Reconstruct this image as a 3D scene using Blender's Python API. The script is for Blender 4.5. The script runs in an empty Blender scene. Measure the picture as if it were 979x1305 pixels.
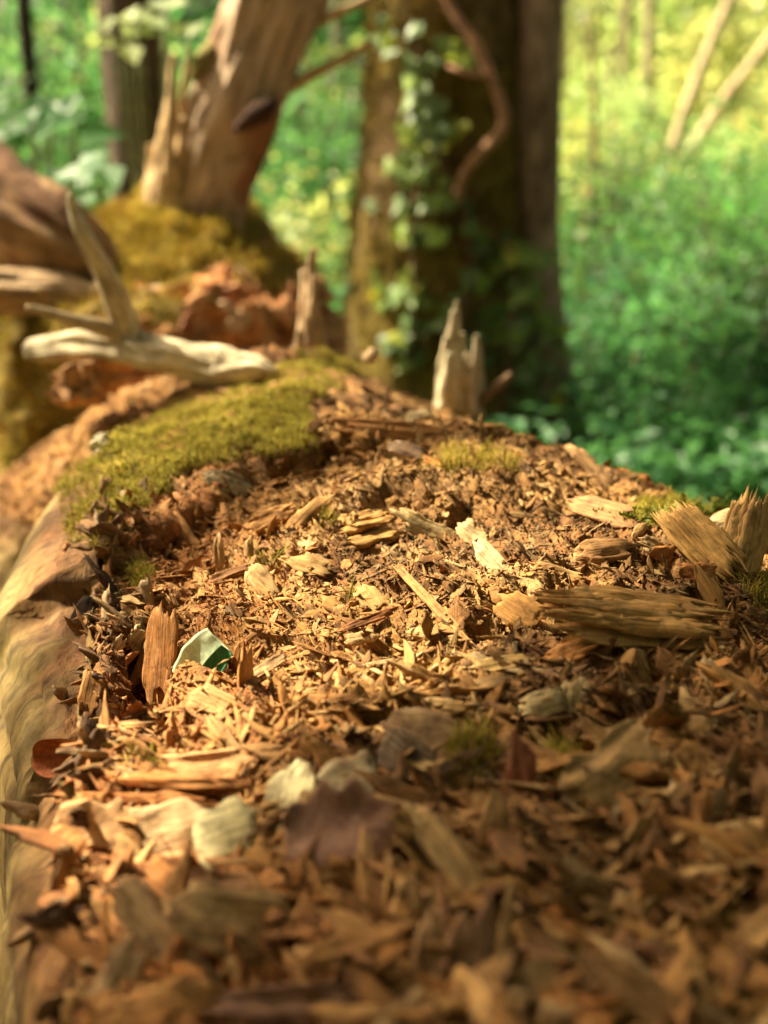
import bpy, math, random
import numpy as np
from mathutils import Vector, Matrix

random.seed(7)
RNG = np.random.default_rng(11)
C = bpy.context.scene
COL = C.collection

# ------------------------------------------------------------------ camera, world, sun, exposure
CAM = np.array([0.0, 0.0, 1.15])
PITCH = math.radians(18.0)
FPX = 1305 / 36.0 * 50.0            # focal length in photograph pixels
FWD = np.array([0.0, math.cos(PITCH), -math.sin(PITCH)])
UPV = np.array([0.0, math.sin(PITCH), math.cos(PITCH)])
RGT = np.array([1.0, 0.0, 0.0])

cd = bpy.data.cameras.new('camera')
cam = bpy.data.objects.new('camera', cd)
COL.objects.link(cam)
cam.location = CAM
cam.rotation_euler = (math.pi / 2 - PITCH, 0, 0)
cd.sensor_fit = 'VERTICAL'
cd.sensor_height = 36.0
cd.sensor_width = 27.0
cd.lens = 50.0
cd.clip_start = 0.02
cd.clip_end = 500.0
cd.dof.use_dof = True
cd.dof.focus_distance = 0.97
cd.dof.aperture_fstop = 4.2
C.camera = cam

SUN = np.array([-0.70, 0.36, 0.78]); SUN /= np.linalg.norm(SUN)      # towards the sun
SUN_EL = math.asin(SUN[2])
SUN_AZ = math.atan2(SUN[0], SUN[1])
w = bpy.data.worlds.new('World'); C.world = w
w.use_nodes = True
nt = w.node_tree
bg = nt.nodes['Background']
sky = nt.nodes.new('ShaderNodeTexSky')
sky.sky_type = 'NISHITA'
sky.sun_disc = False
sky.sun_elevation = SUN_EL
sky.sun_rotation = SUN_AZ
sky.air_density = 0.3
sky.dust_density = 6.0
sky.ozone_density = 0.0
warm = nt.nodes.new('ShaderNodeMix'); warm.data_type = 'RGBA'; warm.blend_type = 'MULTIPLY'; warm.inputs['Factor'].default_value = 1.0
warm.inputs['B'].default_value = (1.0, 0.86, 0.62, 1)          # hazy warm spring sky
nt.links.new(sky.outputs[0], warm.inputs['A']); nt.links.new(warm.outputs['Result'], bg.inputs[0])
bg.inputs[1].default_value = 0.11
ld = bpy.data.lights.new('sun', 'SUN')
ld.energy = 5.0
ld.angle = math.radians(0.55)
ld.color = (1.0, 0.86, 0.60)
sun = bpy.data.objects.new('sun', ld)
sun.rotation_euler = Vector(SUN).to_track_quat('Z', 'Y').to_euler()
sun.location = (-4, 3, 8)
COL.objects.link(sun)
C.view_settings.view_transform = 'Standard'
C.view_settings.look = 'None'
C.view_settings.gamma = 1.0
C.view_settings.exposure = 1.9
C.cycles.use_denoising = True
C.cycles.max_bounces = 6
C.cycles.transparent_max_bounces = 4
C.cycles.caustics_reflective = False
C.cycles.caustics_refractive = False

# ------------------------------------------------------------------ helpers: projection, noise, meshes
def ray(px, py):
    d = FWD + RGT * ((px - 489.5) / FPX) + UPV * ((652.5 - py) / FPX)
    return d

def at(px, py, Y):
    """the point at distance Y in front of the camera that the photograph shows at (px, py)"""
    d = ray(px, py)
    return CAM + d * (Y / d[1])

def depth(P):
    return (np.asarray(P) - CAM) @ FWD

def project(P):
    Q = np.asarray(P) - CAM
    z = Q @ FWD
    return 489.5 + FPX * (Q @ RGT) / z, 652.5 - FPX * (Q @ UPV) / z, z

def _h(ix, iy, iz):
    h = (ix.astype(np.uint32) * np.uint32(374761393)) ^ (iy.astype(np.uint32) * np.uint32(668265263)) ^ (iz.astype(np.uint32) * np.uint32(2147483647 - 58))
    h = (h ^ (h >> np.uint32(13))) * np.uint32(1274126177)
    h = h ^ (h >> np.uint32(16))
    h = h * np.uint32(2246822519)
    h = h ^ (h >> np.uint32(15))
    return (h & np.uint32(0xFFFF)).astype(np.float32) / 32767.5 - 1.0

def vn(x, y, z):
    x = np.asarray(x, np.float32) + 1000; y = np.asarray(y, np.float32) + 1000; z = np.asarray(z, np.float32) + 1000
    xi = np.floor(x); yi = np.floor(y); zi = np.floor(z)
    fx = x - xi; fy = y - yi; fz = z - zi
    fx = fx * fx * (3 - 2 * fx); fy = fy * fy * (3 - 2 * fy); fz = fz * fz * (3 - 2 * fz)
    X = xi.astype(np.int64); Y = yi.astype(np.int64); Z = zi.astype(np.int64)
    def g(a, b, c): return _h(X + a, Y + b, Z + c)
    x00 = g(0, 0, 0) * (1 - fx) + g(1, 0, 0) * fx
    x10 = g(0, 1, 0) * (1 - fx) + g(1, 1, 0) * fx
    x01 = g(0, 0, 1) * (1 - fx) + g(1, 0, 1) * fx
    x11 = g(0, 1, 1) * (1 - fx) + g(1, 1, 1) * fx
    return (x00 * (1 - fy) + x10 * fy) * (1 - fz) + (x01 * (1 - fy) + x11 * fy) * fz

def fbm(x, y, z, octv=4, gain=0.5):
    s = 0; a = 1.0; n = 0
    for i in range(octv):
        s = s + a * vn(x + 17.3 * i, y - 9.1 * i, z + 5.7 * i); n += a
        x = x * 2.03; y = y * 2.03; z = z * 2.03; a *= gain
    return s / n

def sstep(a, b, x):
    t = np.clip((np.asarray(x) - a) / (b - a), 0, 1)
    return t * t * (3 - 2 * t)

def mesh_obj(name, V, quads=None, tris=None, mat=None, tint=None, grain=None, parent=None, smooth=True, link=True):
    me = bpy.data.meshes.new(name)
    V = np.asarray(V, np.float32)
    q = np.zeros((0, 4), np.int32) if quads is None or len(quads) == 0 else np.asarray(quads, np.int32)
    t = np.zeros((0, 3), np.int32) if tris is None or len(tris) == 0 else np.asarray(tris, np.int32)
    loops = np.concatenate([q.ravel(), t.ravel()])
    st = np.concatenate([np.arange(len(q)) * 4, len(q) * 4 + np.arange(len(t)) * 3]).astype(np.int32)
    me.vertices.add(len(V)); me.vertices.foreach_set('co', V.ravel())
    me.loops.add(len(loops)); me.loops.foreach_set('vertex_index', loops.astype(np.int32))
    me.polygons.add(len(st)); me.polygons.foreach_set('loop_start', st)
    me.polygons.foreach_set('use_smooth', np.full(len(st), bool(smooth)))
    if tint is not None:
        tt = np.ones((len(V), 4), np.float32); tt[:, :3] = np.asarray(tint, np.float32)
        a = me.attributes.new('tint', 'FLOAT_COLOR', 'POINT'); a.data.foreach_set('color', tt.ravel())
    if grain is not None:
        a = me.attributes.new('grain', 'FLOAT_VECTOR', 'POINT'); a.data.foreach_set('vector', np.asarray(grain, np.float32).ravel())
    me.update(calc_edges=True)
    if mat is not None: me.materials.append(mat)
    o = bpy.data.objects.new(name, me)
    if link: COL.objects.link(o)
    if parent is not None: o.parent = parent
    return o

def tag(o, label=None, cat=None, group=None, kind=None):
    if label: o['label'] = label
    if cat: o['category'] = cat
    if group: o['group'] = group
    if kind: o['kind'] = kind
    return o

def empty(name, loc, label=None, cat=None, group=None):
    o = bpy.data.objects.new(name, None); COL.objects.link(o)
    o.location = loc
    o.empty_display_size = 0.05
    return tag(o, label, cat, group)

def put(o, root):
    """parents a mesh that was built in world coordinates"""
    o.parent = root
    o.matrix_parent_inverse = Matrix.Translation(root.location).inverted()
    return o

def copy_tree(o, parent=None):
    c = o.copy(); COL.objects.link(c); c.parent = parent
    for ch in list(o.children):
        copy_tree(ch, c)
    return c

class Bag:
    """collects shapes that become one mesh"""
    def __init__(s): s.V = []; s.Q = []; s.T = []; s.Ti = []; s.G = []; s.n = 0
    def add(s, V, Q=None, T=None, tint=(1, 1, 1), grain=None):
        V = np.asarray(V, np.float32)
        s.V.append(V)
        if Q is not None and len(Q): s.Q.append(np.asarray(Q) + s.n)
        if T is not None and len(T): s.T.append(np.asarray(T) + s.n)
        s.Ti.append(np.broadcast_to(np.asarray(tint, np.float32), V.shape))
        s.G.append(V if grain is None else np.asarray(grain, np.float32))
        s.n += len(V)
    def build(s, name, mat, parent=None, smooth=True, link=True):
        return mesh_obj(name, np.concatenate(s.V), np.concatenate(s.Q) if s.Q else None, np.concatenate(s.T) if s.T else None,
                        mat, np.concatenate(s.Ti), np.concatenate(s.G), parent, smooth, link)

def scatter(protos, P, X, Y, Z, S, tint=None, goff=True):
    """numpy copies of the prototype meshes (V, Q, T, tint, grain) joined to one: returns a Bag"""
    b = Bag()
    k = RNG.integers(0, len(protos), len(P))
    for i, pr in enumerate(protos):
        idx = np.where(k == i)[0]
        if len(idx) == 0: continue
        V, Q, T, ti, gr = pr
        n = len(V)
        W = (V[None, :, 0, None] * X[idx, None, :] * S[idx, 0, None, None] + V[None, :, 1, None] * Y[idx, None, :] * S[idx, 1, None, None]
             + V[None, :, 2, None] * Z[idx, None, :] * S[idx, 2, None, None] + P[idx, None, :])
        off = (np.arange(len(idx)) * n)[:, None, None]
        g = gr[None] * S[idx, None, :]
        if goff: g = g + RNG.uniform(-9, 9, (len(idx), 1, 3))
        tn = np.ones((len(idx), n, 3)) * np.broadcast_to(ti, (n, 3))[None] if tint is None else tint[idx, None, :] * np.broadcast_to(ti, (n, 3))[None]
        b.add(W.reshape(-1, 3), (Q[None] + off).reshape(-1, 4) if len(Q) else None, (T[None] + off).reshape(-1, 3) if len(T) else None,
              tn.reshape(-1, 3), g.reshape(-1, 3))
    return b

def norm(a): return a / np.maximum(np.linalg.norm(a, axis=-1, keepdims=True), 1e-9)

# ------------------------------------------------------------------ materials
def new_mat(name):
    m = bpy.data.materials.new(name); m.use_nodes = True
    n = m.node_tree.nodes; l = m.node_tree.links
    return m, n, l, n['Principled BSDF'], n['Material Output']

def ramp(n, pts):
    r = n.new('ShaderNodeValToRGB')
    e = r.color_ramp.elements
    while len(e) < len(pts): e.new(0.5)
    for i, (p, c) in enumerate(pts):
        e[i].position = p
        e[i].color = (c, c, c, 1) if not isinstance(c, tuple) else (*c, 1)
    return r

def wood_mat(name, sx=45, sr=620, bump=0.5, dist=0.0016, lo=0.45, hi=1.3, rough=0.85, mottle=55):
    """fibrous wood: the attribute grain runs along the fibre in x, tint carries its colour, with any painted shade"""
    m, n, l, p, out = new_mat(name)
    g = n.new('ShaderNodeAttribute'); g.attribute_name = 'grain'
    t = n.new('ShaderNodeAttribute'); t.attribute_name = 'tint'
    oi = n.new('ShaderNodeObjectInfo')
    mp = n.new('ShaderNodeVectorMath'); mp.operation = 'MULTIPLY'; mp.inputs[1].default_value = (sx, sr, sr)
    l.new(g.outputs['Vector'], mp.inputs[0])
    f = n.new('ShaderNodeTexNoise'); f.inputs['Scale'].default_value = 1.0; f.inputs['Detail'].default_value = 5; f.inputs['Roughness'].default_value = 0.65
    l.new(mp.outputs[0], f.inputs['Vector'])
    mo = n.new('ShaderNodeTexNoise'); mo.inputs['Scale'].default_value = mottle; mo.inputs['Detail'].default_value = 5; mo.inputs['Roughness'].default_value = 0.6
    l.new(g.outputs['Vector'], mo.inputs['Vector'])
    r1 = ramp(n, [(0.3, lo), (0.5, 0.95), (0.72, hi)]); l.new(f.outputs[0], r1.inputs[0])
    r2 = ramp(n, [(0.32, (0.55, 0.5, 0.45)), (0.5, (0.98, 0.97, 0.95)), (0.7, (1.2, 1.14, 1.05))]); l.new(mo.outputs[0], r2.inputs[0])
    def mul(a, b):
        x = n.new('ShaderNodeMix'); x.data_type = 'RGBA'; x.blend_type = 'MULTIPLY'; x.inputs['Factor'].default_value = 1
        l.new(a, x.inputs['A']); l.new(b, x.inputs['B']); return x.outputs['Result']
    c = mul(mul(mul(t.outputs['Color'], oi.outputs['Color']), r1.outputs[0]), r2.outputs[0])
    l.new(c, p.inputs['Base Color'])
    p.inputs['Roughness'].default_value = rough
    p.inputs['Specular IOR Level'].default_value = 0.25
    ad = n.new('ShaderNodeMath'); ad.operation = 'ADD'; l.new(f.outputs[0], ad.inputs[0]); l.new(mo.outputs[0], ad.inputs[1])
    b = n.new('ShaderNodeBump'); b.inputs['Strength'].default_value = bump; b.inputs['Distance'].default_value = dist
    l.new(ad.outputs[0], b.inputs['Height']); l.new(b.outputs[0], p.inputs['Normal'])
    return m

def leaf_mat(name, base, dark, trans, rough=0.45, spec=0.4, tmix=0.45, rnd=True):
    m, n, l, p, out = new_mat(name)
    ge = n.new('ShaderNodeNewGeometry'); oi = n.new('ShaderNodeObjectInfo')
    ad = n.new('ShaderNodeMath'); ad.operation = 'ADD'; l.new(ge.outputs['Random Per Island'], ad.inputs[0]); l.new(oi.outputs['Random'], ad.inputs[1])
    fr = n.new('ShaderNodeMath'); fr.operation = 'FRACT'; l.new(ad.outputs[0], fr.inputs[0])
    r = ramp(n, [(0.0, dark), (0.6, base), (1.0, tuple(min(1, c * 1.35) for c in base))]); l.new(fr.outputs[0], r.inputs[0])
    mx = n.new('ShaderNodeMix'); mx.data_type = 'RGBA'; mx.blend_type = 'MULTIPLY'; mx.inputs['Factor'].default_value = 1
    l.new(r.outputs[0], mx.inputs['A']); l.new(oi.outputs['Color'], mx.inputs['B'])
    l.new(mx.outputs['Result'], p.inputs['Base Color'])
    p.inputs['Roughness'].default_value = rough; p.inputs['Specular IOR Level'].default_value = spec
    tr = n.new('ShaderNodeBsdfTranslucent')
    tm = n.new('ShaderNodeMix'); tm.data_type = 'RGBA'; tm.blend_type = 'MULTIPLY'; tm.inputs['Factor'].default_value = 1; tm.clamp_result = True
    tm.inputs['A'].default_value = (*trans, 1); l.new(oi.outputs['Color'], tm.inputs['B']); l.new(tm.outputs['Result'], tr.inputs[0])
    ms = n.new('ShaderNodeMixShader'); ms.inputs[0].default_value = tmix
    l.new(p.outputs[0], ms.inputs[1]); l.new(tr.outputs[0], ms.inputs[2]); l.new(ms.outputs[0], out.inputs['Surface'])
    return m

def moss_mat(name):
    m, n, l, p, out = new_mat(name)
    t = n.new('ShaderNodeAttribute'); t.attribute_name = 'tint'
    l.new(t.outputs['Color'], p.inputs['Base Color'])
    p.inputs['Roughness'].default_value = 0.75; p.inputs['Specular IOR Level'].default_value = 0.2
    tr = n.new('ShaderNodeBsdfTranslucent'); l.new(t.outputs['Color'], tr.inputs[0])
    ms = n.new('ShaderNodeMixShader'); ms.inputs[0].default_value = 0.3
    l.new(p.outputs[0], ms.inputs[1]); l.new(tr.outputs[0], ms.inputs[2]); l.new(ms.outputs[0], out.inputs['Surface'])
    return m

M_ROT = wood_mat('rotten_wood', 75, 620, 0.8, 0.0026, 0.32, 1.45, 0.9, 130)
M_CHIP = wood_mat('chip_wood', 60, 700, 0.7, 0.0013, 0.42, 1.35, 0.8, 110)
M_GREY = wood_mat('weathered_wood', 16, 230, 0.9, 0.006, 0.42, 1.3, 0.8, 26)
M_FLANK = wood_mat('barkless_flank', 22, 110, 0.4, 0.003, 0.6, 1.2, 0.85, 70)
M_BARK = wood_mat('bark', 9, 70, 0.9, 0.02, 0.35, 1.4, 0.9, 14)
M_MOSS = moss_mat('moss')
M_IVY = leaf_mat('ivy_leaf', (0.13, 0.21, 0.07), (0.06, 0.12, 0.05), (0.30, 0.38, 0.08), 0.45, 0.3, 0.3)
M_LEAF_L = leaf_mat('sun_toned_leaf', (0.27, 0.34, 0.12), (0.12, 0.20, 0.06), (0.62, 0.78, 0.30), 0.45, 0.4, 0.5)  # paler leaf: the sun glare of the clearing is put into its colour
M_LEAF_D = leaf_mat('shade_toned_leaf', (0.055, 0.16, 0.06), (0.025, 0.09, 0.045), (0.13, 0.36, 0.10), 0.5, 0.3, 0.45)  # darker teal leaf: a shade tint is put into its colour
M_CANOPY = leaf_mat('canopy_leaf', (0.07, 0.12, 0.03), (0.04, 0.08, 0.02), (0.22, 0.25, 0.04), 0.5, 0.3, 0.35)

def ground_mat():
    m, n, l, p, out = new_mat('forest_floor')
    tc = n.new('ShaderNodeTexCoord')
    a = n.new('ShaderNodeTexNoise'); a.inputs['Scale'].default_value = 0.6; a.inputs['Detail'].default_value = 8
    b = n.new('ShaderNodeTexNoise'); b.inputs['Scale'].default_value = 28; b.inputs['Detail'].default_value = 6
    l.new(tc.outputs['Object'], a.inputs[0]); l.new(tc.outputs['Object'], b.inputs[0])
    r = ramp(n, [(0.35, (0.075, 0.045, 0.022)), (0.5, (0.09, 0.07, 0.025)), (0.62, (0.06, 0.10, 0.025))]); l.new(a.outputs[0], r.inputs[0])
    r2 = ramp(n, [(0.3, 0.45), (0.7, 1.4)]); l.new(b.outputs[0], r2.inputs[0])
    x = n.new('ShaderNodeMix'); x.data_type = 'RGBA'; x.blend_type = 'MULTIPLY'; x.inputs['Factor'].default_value = 1
    l.new(r.outputs[0], x.inputs['A']); l.new(r2.outputs[0], x.inputs['B']); l.new(x.outputs['Result'], p.inputs['Base Color'])
    p.inputs['Roughness'].default_value = 0.95
    bp = n.new('ShaderNodeBump'); bp.inputs['Strength'].default_value = 0.8; bp.inputs['Distance'].default_value = 0.04
    l.new(b.outputs[0], bp.inputs['Height']); l.new(bp.outputs[0], p.inputs['Normal'])
    return m
M_GROUND = ground_mat()

# ------------------------------------------------------------------ shape generators
def grid_faces(nv, nu, wrap):
    i = np.arange(nv - 1)[:, None]; j = np.arange(nu if wrap else nu - 1)[None, :]
    j2 = (j + 1) % nu
    return np.stack([i * nu + j, i * nu + j2, (i + 1) * nu + j2, (i + 1) * nu + j], -1).reshape(-1, 4)

def tube(path, rad, m=10, lump=0.0, lf=3.0, groove=0.0, seed=0.0, sub=0, flat=1.0):
    """swept tube along path points with radii; returns V, Q, T, grain (x along)"""
    path = np.asarray(path, float); rad = np.asarray(rad, float)
    if sub:
        t = np.arange(len(path)); tt = np.linspace(0, len(path) - 1, (len(path) - 1) * sub + 1)
        def cr(a):
            out = []
            for u in tt:
                i = min(int(u), len(path) - 2); f = u - i
                p0 = a[max(i - 1, 0)]; p1 = a[i]; p2 = a[i + 1]; p3 = a[min(i + 2, len(a) - 1)]
                out.append(0.5 * (2 * p1 + (p2 - p0) * f + (2 * p0 - 5 * p1 + 4 * p2 - p3) * f * f + (3 * p1 - p0 - 3 * p2 + p3) * f ** 3))
            return np.array(out)
        path = cr(path); rad = np.interp(tt, t, rad)
    n = len(path)
    tg = norm(np.gradient(path, axis=0))
    ref = np.array([0, 0, 1.0]) if abs(tg[0][2]) < 0.8 else np.array([0, 1.0, 0])
    u = norm(np.cross(tg[0], ref)); us = [u]
    for i in range(1, n):
        u = us[-1] - tg[i] * (us[-1] @ tg[i]); us.append(norm(u))
    us = np.array(us); vs = np.cross(tg, us)
    L = np.concatenate([[0], np.cumsum(np.linalg.norm(np.diff(path, axis=0), axis=1))])
    th = np.linspace(0, 2 * math.pi, m, endpoint=False)
    R = rad[:, None] * np.ones(m)[None]
    cx = np.cos(th)[None] * np.ones(n)[:, None]; sy = np.sin(th)[None] * np.ones(n)[:, None]
    if lump or groove:
        rm = max(rad.max(), 1e-4)
        nz = fbm(cx * lf * 0.6 + seed, sy * lf * 0.6, L[:, None] / rm * 0.5 * lf * 0.4 + seed, 3)
        gz = vn(cx * 3.5 + seed * 3, sy * 3.5, L[:, None] / rm * 0.25 + seed) + 0.5 * vn(cx * 8 + seed * 3, sy * 8, L[:, None] / rm * 0.4 + seed)
        R = R * (1 + lump * nz + groove * gz)
    V = path[:, None] + us[:, None] * (cx * R)[..., None] + vs[:, None] * (sy * R * flat)[..., None]
    G = np.stack([L[:, None] + 0 * R, sy * R, cx * R], -1)
    V = V.reshape(-1, 3); G = G.reshape(-1, 3)
    V = np.concatenate([V, [path[0] - tg[0] * rad[0] * 0.25, path[-1] + tg[-1] * rad[-1] * 0.5]])
    G = np.concatenate([G, [[0, 0, 0], [L[-1], 0, 0]]])
    Q = grid_faces(n, m, True)
    j = np.arange(m); j2 = (j + 1) % m
    T = np.concatenate([np.stack([j2, j, np.full(m, n * m)], -1), np.stack([(n - 1) * m + j, (n - 1) * m + j2, np.full(m, n * m + 1)], -1)])
    return V, Q, T, G + seed

def chip(n=6, m=8, p=3.0, bend=0.3, rag=0.25, groove=0.12, point=0.0, flat=0.75, rng=RNG, twist=0.3):
    """one splinter or flake of wood, 1 long (x), 1 wide (y), 1 thick (z) before scaling; ragged along the edges and ends"""
    s = np.linspace(-0.5, 0.5, n)
    sd = rng.uniform(0, 90)
    wid = (1 - np.abs(2 * s) ** p * 0.75)
    if point: wid *= 1 - point * sstep(-0.1, 0.5, s)
    wid = wid * (1 + rag * (0.7 * vn(s * 3 + sd, sd, 0) + 0.12 * vn(s * 13 + sd, sd, 4)))
    wid2 = (1 - np.abs(2 * s) ** (p + 1) * 0.75) * (1 - (point * sstep(-0.1, 0.5, s) if point else 0)) * (1 + rag * (0.7 * vn(s * 2.6 + sd + 31, sd + 5, 0) + 0.12 * vn(s * 11 + sd + 17, sd, 8)))
    off = 0.22 * rag * vn(s * 3 + sd, 3.3, sd) * 2
    th = np.linspace(0, 2 * math.pi, m, endpoint=False)
    c = np.sign(np.cos(th)) * np.abs(np.cos(th)) ** 0.8; q = np.sign(np.sin(th)) * np.abs(np.sin(th)) ** flat
    y = 0.5 * np.where(c[None] > 0, wid[:, None], wid2[:, None]) * c[None] + off[:, None]
    z = 0.5 * q[None] * np.ones(n)[:, None] * (0.65 + 0.35 * wid[:, None])
    z = z + groove * vn(y * 7 + sd, s[:, None] * 1.6, sd + 0 * y) * 2.2 + 0.5 * groove * vn(y * 16 + sd, s[:, None] * 2.5, sd + 0 * y) * 2
    x = s[:, None] + 0 * y
    x = x + (rag * 0.62 * (vn(y * 5 + sd, 7.7 + 9 * np.sign(s[:, None]), z * 1.2 + sd) + 0.7 * vn(y * 13 + sd, 2.2 + 9 * np.sign(s[:, None]), z * 2 + sd))) * (np.abs(2 * s[:, None]) ** 5)
    z = z * (1 - 0.55 * np.abs(2 * s[:, None]) ** 6)
    k = twist * s[:, None] * rng.normal()
    y, z = y, z + k * y * 2
    G = np.stack([x, y, z], -1).reshape(-1, 3)
    b = bend * rng.normal()
    z = z + b * ((2 * s[:, None]) ** 2)
    V = np.stack([x, y, z], -1).reshape(-1, 3)
    e0 = V[:m].mean(0) + [-0.05 * rag * rng.uniform(-1, 1), 0, 0]; e1 = V[-m:].mean(0) + [0.1 * rag * rng.uniform(-1, 1), 0, 0]
    V = np.concatenate([V, [e0, e1]]); G = np.concatenate([G, [e0, e1]])
    Q = grid_faces(n, m, True)
    j = np.arange(m); j2 = (j + 1) % m
    T = np.concatenate([np.stack([j2, j, np.full(m, n * m)], -1), np.stack([(n - 1) * m + j, (n - 1) * m + j2, np.full(m, n * m + 1)], -1)])
    return V, Q, T, np.ones(3), G

# ------------------------------------------------------------------ ground and sky-lit terrain
gx = np.concatenate([np.linspace(-150, -12, 20), np.linspace(-10, 10, 60), np.linspace(12, 150, 20)])
gy = np.concatenate([np.linspace(-60, -4, 10), np.linspace(-3, 25, 90), np.linspace(28, 220, 25)])
GX, GY = np.meshgrid(gx, gy)
def ground_z(x, y):
    r = np.hypot(x, y - 1)
    return (0.10 * fbm(x * 0.25, y * 0.25, 0 * x + 3, 3) * sstep(1.5, 5, r) + 0.02 * vn(x * 1.7, y * 1.7, 0 * x) * sstep(1.0, 3, r)) - 0.01
GV = np.stack([GX, GY, ground_z(GX, GY)], -1).reshape(-1, 3)
g = mesh_obj('ground', GV, grid_faces(len(gy), len(gx), False), None, M_GROUND)
tag(g, 'brown forest floor under the log and the undergrowth', None, None, 'structure')

# ------------------------------------------------------------------ the rotting log
TAB_Y = np.array([0.10, 0.30, 0.50, 0.60, 0.70, 0.80, 0.94, 1.19, 1.45, 1.65, 1.9, 2.45])
TAB_L = np.array([-.075, -.100, -.136, -.157, -.174, -.186, -.203, -.240, -.31, -.40, -.53, -.80])
TAB_RY = np.array([0.10, 0.90, 1.10, 1.18, 1.25, 1.32, 1.45, 1.63, 1.84, 2.1, 2.45])
TAB_R = np.array([0.62, 0.55, 0.50, 0.46, 0.41, 0.33, 0.27, 0.21, 0.13, 0.03, -.12])
def smooth_interp(y, ty, tv):
    f = np.linspace(ty[0], ty[-1], 400); v = np.interp(f, ty, tv)
    k = np.exp(-np.linspace(-2, 2, 21) ** 2); k /= k.sum()
    vp = np.concatenate([np.full(10, v[0]), v, np.full(10, v[-1])])
    return np.interp(y, f, np.convolve(vp, k, 'valid'))
def xl_of(y): return smooth_interp(y, TAB_Y, TAB_L)
def xr_of(y): return smooth_interp(y, TAB_RY, TAB_R)

def seg_dist(x, y, pts):
    d = np.full(np.shape(x), 9.0)
    for (ax, ay), (bx, by) in zip(pts[:-1], pts[1:]):
        dx, dy = bx - ax, by - ay
        t = np.clip(((x - ax) * dx + (y - ay) * dy) / (dx * dx + dy * dy), 0, 1)
        d = np.minimum(d, np.hypot(x - ax - t * dx, y - ay - t * dy))
    return d

def top_at(px, py, z=0.76):
    d = ray(px, py); t = (z - CAM[2]) / d[2]
    return (CAM + d * t)[:2]

TRENCH = [top_at(*p, 0.755) for p in [(196, 818), (170, 885), (118, 925), (78, 940)]]
BREAK = np.array([top_at(*p, 0.805) for p in [(150, 672), (215, 645), (300, 607), (375, 588), (440, 580), (520, 575)]])
HOLE = [top_at(*p, 0.75) for p in [(205, 672), (255, 655), (320, 628), (410, 605)]]
GRAIN_DIR = norm(np.array([-0.30, 1.0]))

def gauss(x, y, c, rx, ry): return np.exp(-((x - c[0]) / rx) ** 2 - ((y - c[1]) / ry) ** 2)

def top_z(x, y):
    xl, xr = xl_of(y), xr_of(y)
    u = (x - xl) / (xr - xl)
    z = 0.738 + 0.058 * np.sin(np.pi * np.clip(u * 1.15 + 0.02, 0, 1)) ** 0.8
    # far part: rounded left flank, crest then falling away
    far = sstep(1.28, 1.75, y)
    z = z - far * 0.19 * np.exp(-(x - xl) / 0.14)
    z = z - 0.42 * np.maximum(y - 1.78, 0) - 0.022 * sstep(1.3, 1.75, y)
    # right edge rolls over
    z = z - 0.10 * np.exp(-np.maximum(xr - x, 0) / 0.035)
    # mossy crust standing above the rotted-out hollow
    by = np.interp(x, BREAK[:, 0], BREAK[:, 1])
    wob = 0.02 * fbm(x * 22, y * 9, 0 * x + 4, 3)
    side = sstep(0.0, 0.018, y + wob - by) * (1 - sstep(-0.09, 0.05, x))
    z = z + 0.026 * side
    d = seg_dist(x, y, HOLE)
    z = z - 0.032 * np.exp(-(d / 0.026) ** 2) * (1 - side)
    # raised left rim with the dark trench behind it
    z = z + 0.012 * np.exp(-((x - xl) / 0.045) ** 2) * (1 - far)
    d = seg_dist(x + 0.008 * vn(x * 40, y * 40, 0 * x), y, TRENCH)
    z = z - 0.085 * np.exp(-(d / 0.018) ** 2)
    # mounds
    z = z + 0.014 * gauss(x, y, top_at(605, 608), 0.06, 0.05)
    z = z + 0.014 * gauss(x, y, top_at(830, 770), 0.09, 0.04)
    z = z - 0.022 * gauss(x, y, top_at(860, 858), 0.08, 0.025)
    z = z - 0.02 * gauss(x, y, top_at(690, 1010), 0.035, 0.03)
    z = z + 0.012 * gauss(x, y, top_at(470, 690), 0.08, 0.05)
    z = z + 0.016 * gauss(x, y, top_at(600, 670), 0.13, 0.16)
    z = z - 0.016 * gauss(x, y, top_at(400, 655), 0.05, 0.03)
    return z

ny1 = np.concatenate([np.arange(0.24, 0.72, 0.0034), np.arange(0.72, 1.48, 0.0020), np.arange(1.48, 2.45, 0.0042)])
NV = len(ny1)
wall_t = np.linspace(1, 0, 95)                      # 1 at the ground, 0 at the rim
topu = np.linspace(0, 1, 330)[1:]
right_t = np.linspace(0, 1, 30)[1:]
yy = ny1[:, None]
xl = xl_of(ny1)[:, None]; xr = xr_of(ny1)[:, None]
xls = xl
xl = xl + 0.013 * fbm(yy * 14, 0 * yy, 0 * yy + 9, 4) + 0.006 * fbm(yy * 70, 0 * yy, 0 * yy + 19, 3)        # ragged rim
TX = xl + (xr - xl) * topu[None]
TY = yy + 0 * TX
TZ = top_z(TX, TY)
rimz = top_z(xl + 0.0005, yy)
drop = (wall_t ** 1.25)[None] * (rimz + 0.01)
R0 = 0.06 + 0.22 * sstep(1.2, 1.7, yy)
BUL = 0.005 + 0.03 * sstep(0.5, 0.75, yy) + 0.085 * sstep(0.75, 1.15, yy) + 0.16 * sstep(1.25, 1.75, yy)
WX = xls + (xl - xls) * np.exp(-drop / 0.035) - BUL * (1 - np.exp(-drop / R0)) + 0.16 * sstep(0.35, 0.85, drop) - 0.05 * sstep(0.0, 0.05, drop) * sstep(1.3, 1.0, yy) * 0.4
WZ = rimz - drop
WY = yy + 0 * WX
RX = xr + 0.20 * np.sin(right_t[None] * math.pi / 2) * np.ones_like(yy)
RZ = top_z(xr - 0.0005, yy) - (1 - np.cos(right_t[None] * math.pi / 2)) * 0.4 - 0.3 * right_t[None] ** 3
RY = yy + 0 * RX
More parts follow.
